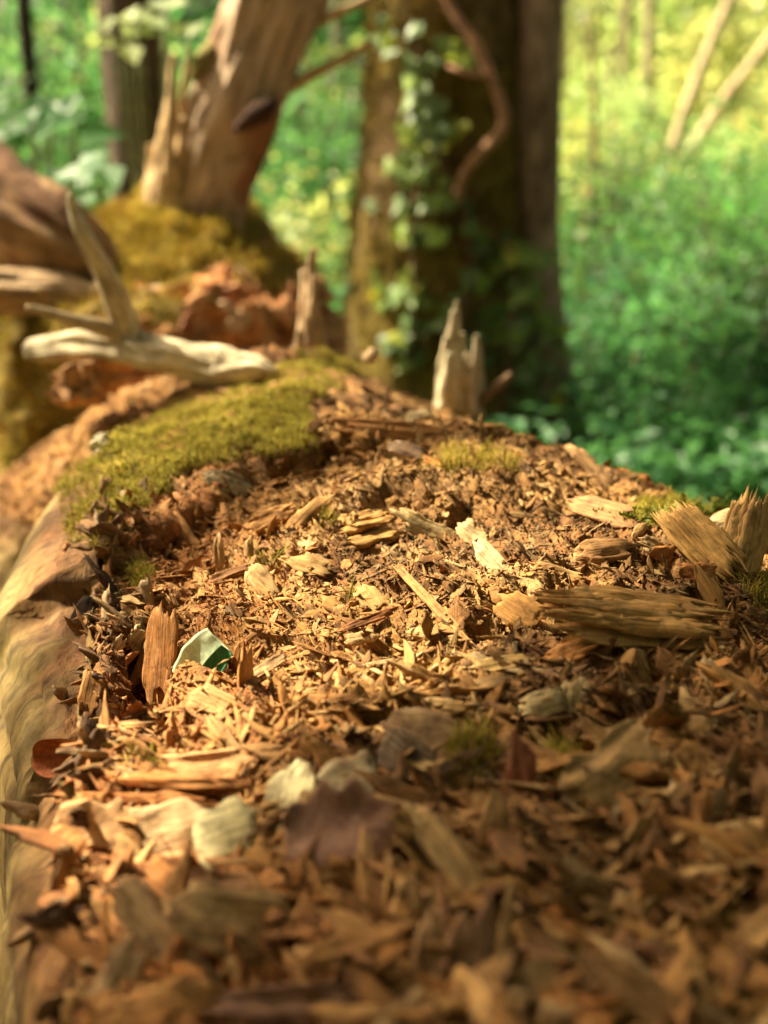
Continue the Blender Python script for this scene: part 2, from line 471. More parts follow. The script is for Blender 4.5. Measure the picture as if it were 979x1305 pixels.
PX = np.concatenate([WX, TX, RX], 1); PY = np.concatenate([WY, TY, RY], 1); PZ = np.concatenate([WZ, TZ, RZ], 1)
NW = WX.shape[1]; NT = TX.shape[1]; NU = PX.shape[1]
# fine relief: displaced along the rough normal
P0 = np.stack([PX, PY, PZ], -1)
def normals(P):
    a = np.gradient(P, axis=0); b = np.gradient(P, axis=1)
    return norm(np.cross(b, a))
N0 = normals(P0)
GX2, GY2 = 0.70, -0.714                      # the fibres swirl round a diagonal
wx = P0[..., 0] + 0.035 * fbm(P0[..., 0] * 7, P0[..., 1] * 7, 0 * PX + 61, 2); wy = P0[..., 1] + 0.05 * fbm(P0[..., 0] * 6, P0[..., 1] * 6, 0 * PX + 71, 2)
al = wx * GX2 + wy * GY2
ac = wx * GY2 - wy * GX2
zz = P0[..., 2]
col = np.arange(NU)[None, :] + 0 * PX
mt = ((col >= NW) & (col < NW + NT)).astype(float)          # top
mw = (col < NW).astype(float)
rimfade = np.exp(-np.maximum(P0[..., 0] - xl, 0) / 0.05) * mt + mw * np.exp(-np.abs(zz - rimz) / 0.05)
disp = 0.016 * fbm(P0[..., 0] * 11, P0[..., 1] * 11, zz * 11, 3) * mt
# laminated ledges: stepped layers of decayed wood
lay = fbm(ac * 16 + 3, al * 9, zz * 16, 3) * 3.2 + ac * 10
st = lay - np.floor(lay)
ledge = sstep(0.0, 0.12, st) - st
disp += 0.009 * ledge * mt
lay2 = fbm(ac * 50 + 8, al * 26, zz * 50, 2) * 3.0 + al * 30
st2 = lay2 - np.floor(lay2)
disp += 0.005 * (sstep(0.0, 0.2, st2) - st2) * mt
fine = fbm(ac * 150, al * 42, zz * 150, 4, 0.65)
crumb = fbm(P0[..., 0] * 210, P0[..., 1] * 210, zz * 210, 2)
disp += (0.0026 * fine + 0.0011 * crumb) * mt
crack = 1 - np.abs(fbm(ac * 28, al * 8, zz * 28 + 5, 3)) * 5
disp -= 0.014 * np.clip(crack, 0, 1) ** 2 * mt
disp += 0.010 * rimfade * fbm(P0[..., 0] * 55, P0[..., 1] * 40, zz * 55, 4, 0.6)
# barkless side: long shallow grooves, a few cracks
wl = fbm(zz * 26, PY * 5, 0 * zz + 2, 4)
disp += mw * (0.0025 * fbm(PY * 40, zz * 30, 0 * zz + 5, 4) + 0.002 * wl + 0.006 * fbm(PY * 4, zz * 6, 0 * zz + 7, 2)) * (1 - np.exp(-np.abs(zz - rimz) / 0.03))
knots = mw * 0.045 * fbm(PY * 7, zz * 9, 0 * zz + 12, 3) * sstep(1.35, 1.7, PY)
disp += np.maximum(knots, -0.02) + mw * sstep(1.3, 1.6, PY) * (0.02 * fbm(PY * 24, zz * 20, PX * 20, 4, 0.6))
disp -= mw * 0.006 * np.clip(1 - np.abs(fbm(zz * 10, PY * 2.2, 0 * zz + 31, 3)) * 9, 0, 1) ** 2
P1 = P0 + N0 * disp[..., None]
N1 = normals(P1)

# colours of the wood, darker in cracks; shade of hollows and rim painted in
def mixc(a, b, t): return a * (1 - t[..., None]) + np.asarray(b) * t[..., None]
tint = np.ones(P1.shape) * np.array([0.35, 0.19, 0.056])
bign = fbm(P1[..., 0] * 9, P1[..., 1] * 9, zz * 9 + 50, 3)
tint = mixc(tint, (0.22, 0.105, 0.034), sstep(-0.1, 0.35, bign))
tint = mixc(tint, (0.13, 0.06, 0.022), sstep(0.0, 0.35, fbm(ac * 70, al * 30, zz * 70 + 20, 3)) * 0.7)
tint = mixc(tint, (0.47, 0.30, 0.135), sstep(0.1, 0.5, fbm(ac * 30, al * 12, zz * 30 + 9, 3)) * 0.8)
redn = np.clip(np.exp(-((P1[..., 0] - xl - 0.05) / 0.10) ** 2) * 0.75 - 0.1, 0, 1) * sstep(-0.25, 0.25, fbm(P1[..., 0] * 18, P1[..., 1] * 18, zz * 18 + 4, 3))
tint = mixc(tint, (0.47, 0.17, 0.052), redn * sstep(1.4, 1.25, PY))
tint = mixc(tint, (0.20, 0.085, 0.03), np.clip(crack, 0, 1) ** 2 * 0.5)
tint = mixc(tint, (0.105, 0.05, 0.02), np.exp(-(seg_dist(PX, PY, HOLE) / 0.034) ** 2) * 0.75 * mt)  # shade of the hollow painted into the wood colour
tint = mixc(tint, (0.10, 0.045, 0.018), np.exp(-(seg_dist(PX, PY, TRENCH) / 0.028) ** 2) * 0.8 * mt)  # trench shade painted into the wood colour
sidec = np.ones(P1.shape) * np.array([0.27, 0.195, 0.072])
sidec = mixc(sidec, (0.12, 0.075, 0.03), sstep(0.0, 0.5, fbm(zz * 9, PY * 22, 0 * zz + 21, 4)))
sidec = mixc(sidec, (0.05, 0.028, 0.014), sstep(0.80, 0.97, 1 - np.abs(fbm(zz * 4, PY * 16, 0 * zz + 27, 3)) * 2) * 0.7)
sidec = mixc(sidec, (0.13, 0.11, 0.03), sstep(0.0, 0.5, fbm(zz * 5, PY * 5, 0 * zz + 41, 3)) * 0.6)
tint = mixc(tint, (0.10, 0.052, 0.022), rimfade * mt * 0.75 * sstep(1.35, 1.25, PY))  # crevice shade along the ragged rim put into the colour
tint = mixc(tint, (0.09, 0.045, 0.02), mw * np.exp(-(rimz - zz) / 0.05) * 0.8)  # shade below the rim put into the wall colour
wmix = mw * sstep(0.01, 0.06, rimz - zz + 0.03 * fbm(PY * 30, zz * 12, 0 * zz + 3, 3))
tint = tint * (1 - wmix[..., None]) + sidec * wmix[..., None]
grain = np.stack([al, ac, zz], -1)
wg = np.stack([zz + 0.35 * PY, PY - 0.35 * zz, PX], -1)
grain = grain * (1 - mw[..., None]) + wg * mw[..., None]
log_root = empty('fallen_log', (0.1, 1.2, 0.0), 'long crumbling fallen log of orange-brown decayed wood filling the foreground', 'log')
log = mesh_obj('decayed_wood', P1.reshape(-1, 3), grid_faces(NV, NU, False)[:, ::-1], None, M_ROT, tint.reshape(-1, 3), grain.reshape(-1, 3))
log.data.materials.append(M_FLANK)
fm = np.zeros((NV - 1, NU - 1), np.int32); fm[:, :NW - 6] = 1
log.data.polygons.foreach_set('material_index', fm.ravel())
put(log, log_root)

# visible-surface lookup
LP = P1.reshape(-1, 3); LN = N1.reshape(-1, 3)
lpx, lpy, lpz = project(LP)
CELL = 3
bx = np.clip((lpx // CELL).astype(int), -1, 979 // CELL + 1); by_ = np.clip((lpy // CELL).astype(int), -1, 1305 // CELL + 1)
zb = np.full((1305 // CELL + 4, 979 // CELL + 4), 99.0)
np.minimum.at(zb, (by_ + 1, bx + 1), lpz)
def surf(px, py, r=7):
    """point and smoothed normal of the log seen at this place of the photograph"""
    for rr in (r, r * 2, r * 4, r * 10):
        k = np.where((np.abs(lpx - px) < rr) & (np.abs(lpy - py) < rr))[0]
        if len(k): break
    k = k[np.argsort(lpz[k])]
    z0 = lpz[k[0]]
    k = k[lpz[k] < z0 + 0.03]
    d = (lpx[k] - px) ** 2 + (lpy[k] - py) ** 2
    kk = k[np.argsort(d)[:6]]
    n = norm(LN[k].mean(0))
    if n[2] < 0 and abs(n[2]) > 0.2: n = -n
    return LP[kk].mean(0), n

# visible vertices, for scattering
vis = (lpx > -60) & (lpx < 1040) & (lpy > -10) & (lpy < 1340)
vis &= lpz < zb[by_ + 1, bx + 1] + 0.035
VIS = np.where(vis)[0]
COLI = (np.arange(NU)[None, :] + np.zeros((NV, 1), int)).reshape(-1)
IS_TOP = (COLI >= NW) & (COLI < NW + NT)
VTOP = VIS[IS_TOP[VIS]]

# ------------------------------------------------------------------ moss masks in the log's own coordinates
def poly_in(x, y, pts):
    inside = np.zeros(np.shape(x), bool)
    n = len(pts)
    for i in range(n):
        x1, y1 = pts[i]; x2, y2 = pts[(i + 1) % n]
        c = ((y1 > y) != (y2 > y)) & (x < (x2 - x1) * (y - y1) / (y2 - y1 + 1e-12) + x1)
        inside ^= c
    return inside
MOSS_A = [(140, 700), (80, 690), (85, 620), (150, 560), (210, 520), (275, 500), (330, 480), (390, 452), (430, 440), (460, 465), (450, 480), (400, 505), (395, 540), (400, 575), (370, 572), (310, 585), (260, 598), (215, 632), (165, 640), (140, 668), (105, 655)]
MOSS_B = [(545, 600), (575, 580), (620, 572), (670, 592), (650, 612), (590, 608)]
MOSS_C = [(790, 668), (800, 640), (900, 630), (990, 625), (990, 690), (960, 668), (930, 650), (880, 668), (840, 680)]
MOSS_E = [(130, 700), (170, 650), (190, 700), (190, 760), (150, 790)]

def cell_area(): pass

# ------------------------------------------------------------------ wood chips: 300 single ones, the rest as litter
small_protos = [chip(4, 5, RNG.uniform(2, 5), 0.25, 0.6, 0.1, RNG.choice([0, 0.6]), rng=RNG) for _ in range(24)]
mid_protos = [chip(9, 10, RNG.uniform(3, 9), 0.1, 0.5, 0.2, RNG.choice([0, 0, 0.7]), rng=RNG) for _ in range(26)]
CHIP_COLS = np.array([[0.50, 0.335, 0.14], [0.44, 0.265, 0.09], [0.36, 0.195, 0.06], [0.54, 0.41, 0.20], [0.27, 0.14, 0.045], [0.46, 0.225, 0.065], [0.17, 0.085, 0.035], [0.50, 0.40, 0.23], [0.36, 0.25, 0.11]]) * np.array([0.93, 0.84, 0.72])
CHIP_W = np.array([.17, .18, .17, .09, .13, .09, .08, .03, .06])

def in_any_moss(px, py):
    return poly_in(px, py, MOSS_A) | poly_in(px, py, MOSS_C)

def frames(idx, lean=0.35, along=None):
    n = norm(LN[idx] + RNG.normal(0, lean, (len(idx), 3)))
    a = RNG.normal(0, 1, (len(idx), 3))
    if along is not None:
        a = a * along[1] + np.array([0.70, -0.714, 0]) * along[0] * RNG.choice([-1, 1], (len(idx), 1))
    X = norm(a - n * (a * n).sum(1, keepdims=True))
    return X, np.cross(n, X), n

pxs, pys = lpx[VTOP], lpy[VTOP]
okt = ~in_any_moss(pxs, pys)
for a_, b2, r_ in ((440, 1080, 66), (270, 842, 30), (212, 1062, 62), (292, 1072, 40), (368, 1032, 40), (450, 1005, 40), (633, 1065, 34), (295, 1178, 60), (575, 1105, 40), (548, 945, 40), (780, 992, 40)):
    okt &= ~((np.hypot(pxs - a_, pys - b2) < r_) & (RNG.random(len(pxs)) < 0.75))
POOL = VTOP[okt]
wgt = lpz[POOL] ** 2
wgt = 1.0 / np.bincount(0 * POOL, minlength=1)[0] * np.ones(len(POOL))

def litter(n, lmin, lmax, ratio, thick, protos, name, label, lift=0.25, lean=0.35, dark=1.0, near=1.0):
    idx = RNG.choice(POOL, n, replace=False)
    X, Y, Z = frames(idx, lean, (1.3, 1.0))
    yq = LP[idx, 1]
    big = 1.0 + near * sstep(0.95, 0.55, yq)
    keep = RNG.random(n) < 1 - 0.45 * sstep(0.85, 0.55, yq)
    L = (lmin + (lmax - lmin) * RNG.random(n) ** 2.2) * big
    W = L * RNG.uniform(*ratio, n); T = np.minimum(W * RNG.uniform(*thick, n), 0.006)
    S = np.stack([L, W, T], 1)
    c = CHIP_COLS[RNG.choice(len(CHIP_COLS), n, p=CHIP_W)] * RNG.uniform(0.75, 1.15, (n, 1)) * dark
    c = c * 0.8 + np.array([0.36, 0.20, 0.062]) * 0.2
    c = c * (1 - 0.5 * sstep(-0.1, 0.4, fbm(LP[idx, 0] * 9, LP[idx, 1] * 9, LP[idx, 2] * 9 + 50, 3)))[:, None]      # damp darker patches
    red = np.exp(-((LP[idx, 0] - xl_of(yq) - 0.04) / 0.09) ** 2) * RNG.random(n) * 0.7
    c = c * (1 - red[:, None]) + np.array([0.48, 0.19, 0.062]) * red[:, None] * RNG.uniform(0.7, 1.1, (n, 1))
    P = LP[idx] + LN[idx] * (T * lift)[:, None]
    b = scatter(protos, P[keep], X[keep], Y[keep], Z[keep], S[keep], c[keep])
    o = b.build(name, M_CHIP)
    return tag(o, label, 'litter', None, 'stuff')

litter(9000, 0.003, 0.016, (0.10, 0.34), (0.2, 0.45), small_protos, 'wood_litter', 'fine splinters and small fibrous chips strewn over the top of the log', 0.05, 0.16, 1.05, 2.2)
litter(5200, 0.007, 0.022, (0.16, 0.42), (0.12, 0.25), mid_protos, 'matted_flakes', 'flat overlapping fibrous flakes matted into the top of the log', -0.1, 0.12, 0.95, 1.7)
crumbs = [chip(3, 5, 2.0, 0.1, 0.6, 0.2, rng=RNG) for _ in range(10)]
litter(36000, 0.0011, 0.0042, (0.5, 1.0), (0.5, 0.9), crumbs, 'wood_crumbs', 'brown crumbs and dust of decayed wood between the chips', 0.3, 0.6, 0.85, 0.5)

chip_meshes = []
for i in range(18):
    V, Q, T, ti, G = chip(16, 14, RNG.uniform(3, 9), 0.1, 0.5, 0.24, [0, 0, 0.6][i % 3], rng=RNG)
    o = mesh_obj('wood_chip', V, Q, T, M_CHIP, np.ones(3) * np.ones((len(V), 1)), G * np.array([0.02, 0.008, 0.003]) + RNG.uniform(-5, 5, 3), None, True, False)
    chip_meshes.append(o.data)
def basis(o, X, Y, Z, P, S):
    M = Matrix(((X[0] * S[0], Y[0] * S[1], Z[0] * S[2], P[0]), (X[1] * S[0], Y[1] * S[1], Z[1] * S[2], P[1]), (X[2] * S[0], Y[2] * S[1], Z[2] * S[2], P[2]), (0, 0, 0, 1)))
    o.matrix_world = M
CHIP_WORD = ['light tan', 'golden tan', 'orange-brown', 'pale straw', 'dark brown', 'rusty orange', 'very dark brown', 'greyish pale', 'dull brown']
MARKS = [('the green torn leaf', 268, 840), ('the purple-brown dead leaf', 440, 1080), ('the curled orange leaf', 80, 962), ('the orange sunlit chunk', 210, 1012), ('the pale sunlit flake', 212, 1062), ('the green-white lichened flake', 368, 1032),
         ('the rounded whitish flake', 450, 1005), ('the boat-shaped chip', 295, 1178), ('the diagonal grey-brown strip', 220, 1230), ('the large pale blunt chunk', 730, 1255), ('the reddish-brown slab at the bottom', 580, 1250), ('the low purple-brown strip', 375, 1286),
         ('the blade-shaped pale chip', 633, 1065), ('the long bent strip', 575, 1105), ('the triangular pale chip', 527, 1158), ('the comma-shaped sliver', 872, 1048), ('the red-brown bark flake', 663, 995), ('the leaning broad chip', 780, 992), ('the curled bark flake', 548, 940),
         ('the white blocky chip', 694, 902), ('the yellow-tan splinter', 640, 853), ('the orange-brown lump', 726, 836), ('the large fibrous slab', 800, 810), ('the forked chunk', 915, 710), ('the split block', 770, 712), ('the flat layered plate on the crest', 774, 662),
         ('the arching pale plate', 550, 676), ('the cracked pale plate', 628, 720), ('the squared tan block', 463, 816), ('the upright fibrous block', 475, 772), ('the broken ochre block', 472, 683), ('the flat orange block', 662, 785), ('the tall orange slab', 216, 832),
         ('the pale rim flake', 176, 812), ('the orange stick in the hollow', 240, 686), ('the pair of upright spikes', 300, 708), ('the flat tan plate', 336, 748), ('the long tan shard', 340, 670), ('the lichen-spotted flake', 294, 622), ('the reddish far slab', 505, 557),
         ('the wiry moss tuft', 605, 592), ('the pale splinters', 590, 490), ('the moss carpet', 330, 540), ('the dark cracked far slab', 750, 606), ('the moss on the right crest', 880, 655), ('the lower right corner', 960, 1290), ('the right edge', 975, 930), ('the lower left corner', 60, 1290)]
SEEN = set()
def chip_label(ci, slim, px, py):
    """the chip's own look, then where it lies by the nearest things one can find"""
    ds = sorted(((px - m[1]) ** 2 + (1.3 * (py - m[2])) ** 2, m) for m in MARKS)[:4]
    for d, m in ds:
        ax, ay = px - m[1], py - m[2]
        side = ('right of' if ax > 0 else 'left of') if abs(ax) > abs(ay) * 1.3 else ('below' if ay > 0 else 'above')
        for near in (['just ', ''] if d < 3600 else ['']):
            t = '%s %s chip lying %s%s %s' % ('slender' if slim else 'broad', CHIP_WORD[ci], near, side, m[0])
            if t not in SEEN: SEEN.add(t); return t
    return t
NCH = 300
# even cover of the picture: pick by screen cell
cand = RNG.permutation(POOL)
taken = np.zeros((60, 60), int); pick = []
for k in cand:
    a, b_ = int(lpx[k] // 40), int(lpy[k] // 34)
    if not (0 <= a < 25 and 12 <= b_ < 39): continue
    if lpy[k] < 470 or any(math.hypot(lpx[k] - a_, lpy[k] - b2) < 48 for a_, b2 in ((268, 845), (80, 962), (218, 832), (905, 715), (945, 700), (300, 712), (550, 676))): continue
    if taken[b_, a] < 1:
        taken[b_, a] = 1; pick.append(k)
random.shuffle(pick)
pick = np.array(pick[:NCH])
X, Y, Z = frames(pick, 0.2, (1.3, 1.0))
for i, k in enumerate(pick):
    o = bpy.data.objects.new('wood_chip', chip_meshes[i % len(chip_meshes)]); COL.objects.link(o)
    z = lpz[k]
    near = sstep(0.9, 0.6, LP[k, 1])
    Lp = (18 + 50 * random.random() ** 2.0) * (1 + 1.15 * near) * min(1.0, 1.15 / z)
    L = Lp * z / FPX * 1.1
    W = L * random.uniform(0.17, 0.46); T = min(W * random.uniform(0.18, 0.42), 0.008)
    basis(o, X[i], Y[i], Z[i], LP[k] + LN[k] * T * 0.35, (L, W, T))
    ci = RNG.choice(len(CHIP_COLS), p=CHIP_W); c = CHIP_COLS[ci] * random.uniform(0.75, 1.05)
    red = math.exp(-((LP[k, 0] - float(xl_of(LP[k, 1])) - 0.04) / 0.09) ** 2) * random.random() * 0.65
    c = c * (1 - red) + np.array([0.48, 0.19, 0.062]) * red
    o.color = (*c, 1)
    tag(o, chip_label(ci if red < 0.45 else 5, W < 0.31 * L, lpx[k], lpy[k]), 'wood chip', 'loose wood chips on the log')

# ------------------------------------------------------------------ the pieces one can tell apart on the log
def plane_hit(px, py, P, n):
    d = ray(px, py); dn = d @ n
    return CAM + d * (((P - CAM) @ n) / dn)

def place(x0, y0, x1, y1, wpx, lift=0.35, raise_=0.3, base=None, zoff=0.0):
    """frame of a piece whose ends the photograph shows at these two places, lying on the log"""
    cx, cy = (x0 + x1) / 2, (y0 + y1) / 2
    P, n = surf(*(base if base else (cx, cy)))
    nn = norm(n * (1 - lift) - FWD * lift)
    if base:
        d = ray(cx, cy); P = CAM + d * (depth(P) / (d @ FWD))
    A = plane_hit(x0, y0, P, nn); B = plane_hit(x1, y1, P, nn)
    X = norm(B - A); Y = np.cross(nn, X); L = np.linalg.norm(B - A)
    zc = depth((A + B) / 2)
    W = wpx * zc / FPX
    fore = max(0.45, abs(np.array([Y @ RGT, Y @ UPV])).max())
    return (A + B) / 2 + nn * zoff, X, Y, nn, L, W / fore

def piece(name, label, cat, x0, y0, x1, y1, wpx, tpx, colr, lift=0.35, bend=0.15, rag=0.3, groove=0.2, point=0.0, p=8.0, n=36, m=26, base=None, zoff=0.004, up=0.4, mat=None, seed=None, parent=None, col2=None, twist=0.25, flat=0.6, layers=0):
    rng = np.random.default_rng(seed if seed is not None else int(x0 * 7 + y0 * 13))
    if not layers: tpx = tpx * 0.65
    wm_ = np.array([0.95, 0.86, 0.70]) if cat != 'wood flake' else np.array([0.98, 0.93, 0.82])
    colr = np.array(colr) * wm_
    if col2 is not None: col2 = np.array(col2) * wm_
    P, X, Y, Z, L, W = place(x0, y0, x1, y1, wpx, lift, 0, base, zoff)
    T = tpx * depth(P) / FPX
    if layers:
        bb_ = Bag()
        for q in range(layers):
            v, q_, t_, _, g_ = chip(n, m, 7, 0.02, 0.45, groove, 0, 0.6, rng, 0.1)
            sc = np.array([rng.uniform(0.3, 0.95) if name != 'limb' else rng.uniform(0.75, 1.0), rng.uniform(0.16, 0.45), rng.uniform(0.12, 0.3)])
            f = (q + 0.5) / layers
            sh = np.array([rng.uniform(-0.5, 0.5) * (1 - sc[0]), -0.42 + 0.84 * rng.random(), 0.40 - 0.0 * f])
            sh[2] = 0.45 * math.cos(sh[1] * 2.8) - 0.75 * rng.random() ** 1.5
            bb_.add(v * sc + sh, q_, t_, (1, 1, 1), g_ * sc + rng.uniform(-3, 3, 3))
        V = np.concatenate(bb_.V); Q = np.concatenate(bb_.Q); Tr = np.concatenate(bb_.T); G = np.concatenate(bb_.G)
    else:
        V, Q, Tr, _, G = chip(n, m, p, bend, rag, groove, point, flat, rng, twist)
    gz = G * np.array([L, W, T]) + rng.uniform(-5, 5, 3)
    ti = np.ones((len(V), 3)) * np.array(colr)
    if col2 is not None:
        k = sstep(-0.2, 0.35, fbm(G[:, 0] * 4 + 3, G[:, 1] * 7, G[:, 2] + rng.uniform(0, 9), 3))
        ti = ti * (1 - k[:, None]) + np.array(col2) * k[:, None]
    Wv = (V * np.array([L, W, T]))
    O = P + Z * T * up
    o = mesh_obj(name, Wv, Q, Tr, mat or M_CHIP, ti, gz)
    o.matrix_world = Matrix(((X[0], Y[0], Z[0], O[0]), (X[1], Y[1], Z[1], O[1]), (X[2], Y[2], Z[2], O[2]), (0, 0, 0, 1)))
    if parent is not None:
        o.parent = parent; o.matrix_parent_inverse = Matrix.Translation(parent.location).inverted()
        if label: o['label'] = label
    else: tag(o, label, cat)
    return o

TAN = (0.50, 0.34, 0.17); PALE = (0.56, 0.46, 0.30); GREYW = (0.55, 0.50, 0.38); ORNG = (0.46, 0.20, 0.065); BRN = (0.25, 0.13, 0.055); PURP = (0.135, 0.065, 0.048)

WC, WF = 'wood chip', 'wood flake'
# near left: the sunlit group and the dark foreground
piece('wood_chunk', 'long orange sunlit chunk of rotten wood at the left rim of the log', 'wood chunk', 104, 1008, 318, 1015, 54, 44, ORNG, 0.5, 0.05, 0.5, 0.16, n=24, m=14, col2=(0.52, 0.27, 0.11), up=0.3, layers=14)
piece('wood_flake', 'broad pale sunlit flake below the orange chunk', WF, 150, 1082, 272, 1045, 74, 16, (0.64, 0.46, 0.28), 0.45, 0.1, 0.3, p=6, up=0.5)
piece('wood_flake', 'greenish white flake with a square edge touching the shade line', WF, 255, 1085, 330, 1060, 66, 10, (0.62, 0.58, 0.36), 0.45, 0.06, 0.25, p=7, up=0.6)
piece('wood_flake', 'tall pale green-white lichened flake left of the purple leaf', WF, 352, 1082, 385, 985, 58, 12, (0.58, 0.54, 0.34), 0.45, 0.08, 0.4, p=5, up=0.6, col2=(0.5, 0.42, 0.27))
piece('wood_flake', 'rounded whitish flake just above the purple-brown leaf', WF, 415, 1018, 488, 992, 62, 14, (0.58, 0.52, 0.38), 0.5, 0.1, 0.4, up=0.5, col2=(0.45, 0.33, 0.2))
piece('wood_flake', 'pale peach flake filling the left half of the sun patch', WF, 92, 1075, 170, 1040, 60, 14, (0.62, 0.38, 0.20), 0.4, 0.05, 0.4, up=0.6, zoff=0.006)
piece('wood_flake', 'orange-pink flake above the greenish white square one', WF, 215, 985, 318, 972, 44, 14, (0.58, 0.33, 0.16), 0.4, 0.05, 0.4, up=0.5)
piece('wood_chip', 'orange-pink crumbling slab on the rim left of the sunlit pale flake', WC, 70, 1105, 150, 1050, 58, 26, (0.50, 0.27, 0.11), 0.4, 0.06, 0.5, 0.18, up=0.4)
piece('wood_chunk', 'big tan boat-shaped chip with dark underside in the foreground shade', 'wood chunk', 218, 1165, 372, 1190, 70, 22, (0.55, 0.40, 0.23), 0.55, 0.15, 0.25, 0.12, up=0.6, col2=(0.42, 0.28, 0.15))
piece('bark_strip', 'long grey-brown strip running diagonally across the dark lower left corner', 'bark strip', 152, 1140, 285, 1318, 46, 18, (0.50, 0.36, 0.22), 0.5, 0.1, 0.25, 0.15, up=0.6, col2=(0.34, 0.21, 0.11))
piece('bark_strip', 'grey upright strip beside the diagonal one at the bottom edge', 'bark strip', 130, 1310, 172, 1215, 50, 26, (0.42, 0.30, 0.18), 0.5, 0.1, 0.25, 0.14, up=0.5)
piece('bark_strip', 'brown curved strip above the tan boat-shaped chip', 'bark strip', 228, 1128, 345, 1145, 26, 20, (0.27, 0.15, 0.08), 0.5, 0.2, 0.3, up=0.6)
piece('wood_chunk', 'large pale blunt chunk lying across the bottom edge right of centre', 'wood chunk', 660, 1262, 800, 1248, 62, 30, (0.40, 0.30, 0.17), 0.6, 0.08, 0.4, 0.14, up=0.5, col2=(0.3, 0.19, 0.09))
piece('wood_chunk', 'long brown piece sloping to the lower right corner', 'wood chunk', 775, 1235, 905, 1320, 46, 36, (0.33, 0.21, 0.11), 0.6, 0.08, 0.4, up=0.5)
piece('wood_chunk', 'upright reddish-brown fibrous slab at the bottom edge near the centre', 'wood chunk', 560, 1320, 600, 1175, 58, 22, (0.30, 0.18, 0.11), 0.55, 0.08, 0.5, 0.16, up=0.5)
piece('wood_chip', 'narrow tan strip rising beside the reddish-brown slab', WC, 528, 1300, 548, 1180, 34, 22, (0.35, 0.22, 0.12), 0.5, 0.1, 0.3, up=0.5)
piece('bark_strip', 'low purple-brown strip crossing the bottom edge left of centre', 'bark strip', 270, 1295, 480, 1278, 36, 26, (0.28, 0.17, 0.13), 0.5, 0.12, 0.3, up=0.6)
piece('wood_chip', 'pale pointed chip shaped like a leaf blade standing on end', WC, 632, 1130, 634, 1002, 42, 14, (0.50, 0.33, 0.18), 0.6, 0.08, 0.2, 0.1, p=2.2, up=0.6)
piece('wood_chip', 'long pale bent strip leading down from the purple leaf', WC, 532, 1048, 618, 1165, 40, 20, (0.52, 0.38, 0.20), 0.5, 0.1, 0.35, up=0.6)
piece('wood_chip', 'pale triangular chip pointing upwards below the purple leaf', WC, 522, 1200, 533, 1115, 48, 18, (0.47, 0.31, 0.16), 0.55, 0.08, 0.2, point=0.8, p=6, up=0.6)
piece('wood_chip', 'pale curled sliver shaped like a comma in the right foreground', WC, 862, 1003, 882, 1092, 26, 14, (0.56, 0.44, 0.26), 0.5, 0.2, 0.4, up=0.6)
piece('wood_chip', 'orange-brown upright sliver just right of the pale comma-shaped one', WC, 893, 1085, 900, 1010, 22, 14, (0.40, 0.21, 0.08), 0.5, 0.15, 0.3, up=0.6)
piece('bark_flake', 'upright red-brown bark flake beside the dark mossy hollow', 'bark flake', 665, 1045, 662, 948, 40, 16, (0.26, 0.10, 0.05), 0.6, 0.1, 0.3, p=3, up=0.6)
piece('wood_chunk', 'broad tan chip leaning to the right above the foreground hollow', 'wood chunk', 732, 1030, 830, 955, 54, 24, (0.50, 0.35, 0.18), 0.45, 0.1, 0.4, up=0.6)
piece('wood_chip', 'long tan chip lying below the leaning broad chip', WC, 745, 1048, 850, 1020, 34, 18, (0.46, 0.29, 0.13), 0.4, 0.1, 0.4, up=0.5)
piece('bark_flake', 'grey-brown curled bark flake with a pale edge near the centre', 'bark flake', 503, 925, 592, 958, 58, 18, (0.30, 0.20, 0.12), 0.55, 0.25, 0.3, p=3, up=0.7, col2=(0.42, 0.32, 0.2))
piece('bark_flake', 'dark speckled grey flake under the curled bark flake', 'bark flake', 497, 945, 548, 992, 44, 12, (0.22, 0.17, 0.13), 0.5, 0.1, 0.3, p=3, up=0.4)
piece('wood_chip', 'white blocky chip lying left of a second white one', WC, 665, 910, 722, 893, 26, 16, (0.60, 0.52, 0.34), 0.4, 0.08, 0.4, up=0.6)
piece('wood_chip', 'whitish angular chip standing right of the white blocky one', WC, 728, 915, 738, 870, 34, 16, (0.60, 0.50, 0.31), 0.5, 0.05, 0.3, p=6, up=0.6)
piece('wood_chip', 'long yellow-tan splinter lying across the middle of the log', WC, 602, 860, 678, 846, 16, 10, (0.54, 0.39, 0.18), 0.4, 0.1, 0.3, up=0.7)
piece('wood_chunk', 'orange-brown rounded lump on the surface right of centre', 'wood chunk', 700, 845, 752, 828, 32, 22, (0.44, 0.21, 0.065), 0.5, 0.05, 0.4, 0.18, p=3, up=0.45)
# right: the big fibrous chunk and the forked one
piece('wood_chunk', 'large fibrous slab with a dark hollow under its front edge', 'wood chunk', 700, 800, 890, 818, 52, 44, (0.45, 0.26, 0.085), 0.28, 0.04, 0.35, 0.2, n=26, m=12, up=0.4, col2=(0.52, 0.35, 0.15), layers=40)
piece('wood_chunk', 'long ochre slab behind the large fibrous slab', 'wood chunk', 735, 778, 900, 792, 40, 30, (0.42, 0.24, 0.085), 0.35, 0.05, 0.5, 0.2, n=26, m=14, up=0.3, layers=18)
fork = empty('forked_chunk', surf(915, 740)[0], 'forked v-shaped chunk of tan wood at the right edge below the moss', 'wood chunk')
piece('limb', None, None, 858, 676, 932, 754, 46, 30, (0.50, 0.32, 0.12), 0.55, 0.03, 0.14, 0.09, p=9, n=26, m=12, layers=26, base=(900, 715), up=0.75, parent=fork)
piece('limb', None, None, 926, 750, 950, 656, 44, 28, (0.50, 0.34, 0.15), 0.65, 0.03, 0.14, 0.09, p=9, n=26, m=12, layers=26, base=(925, 715), up=0.85, parent=fork)
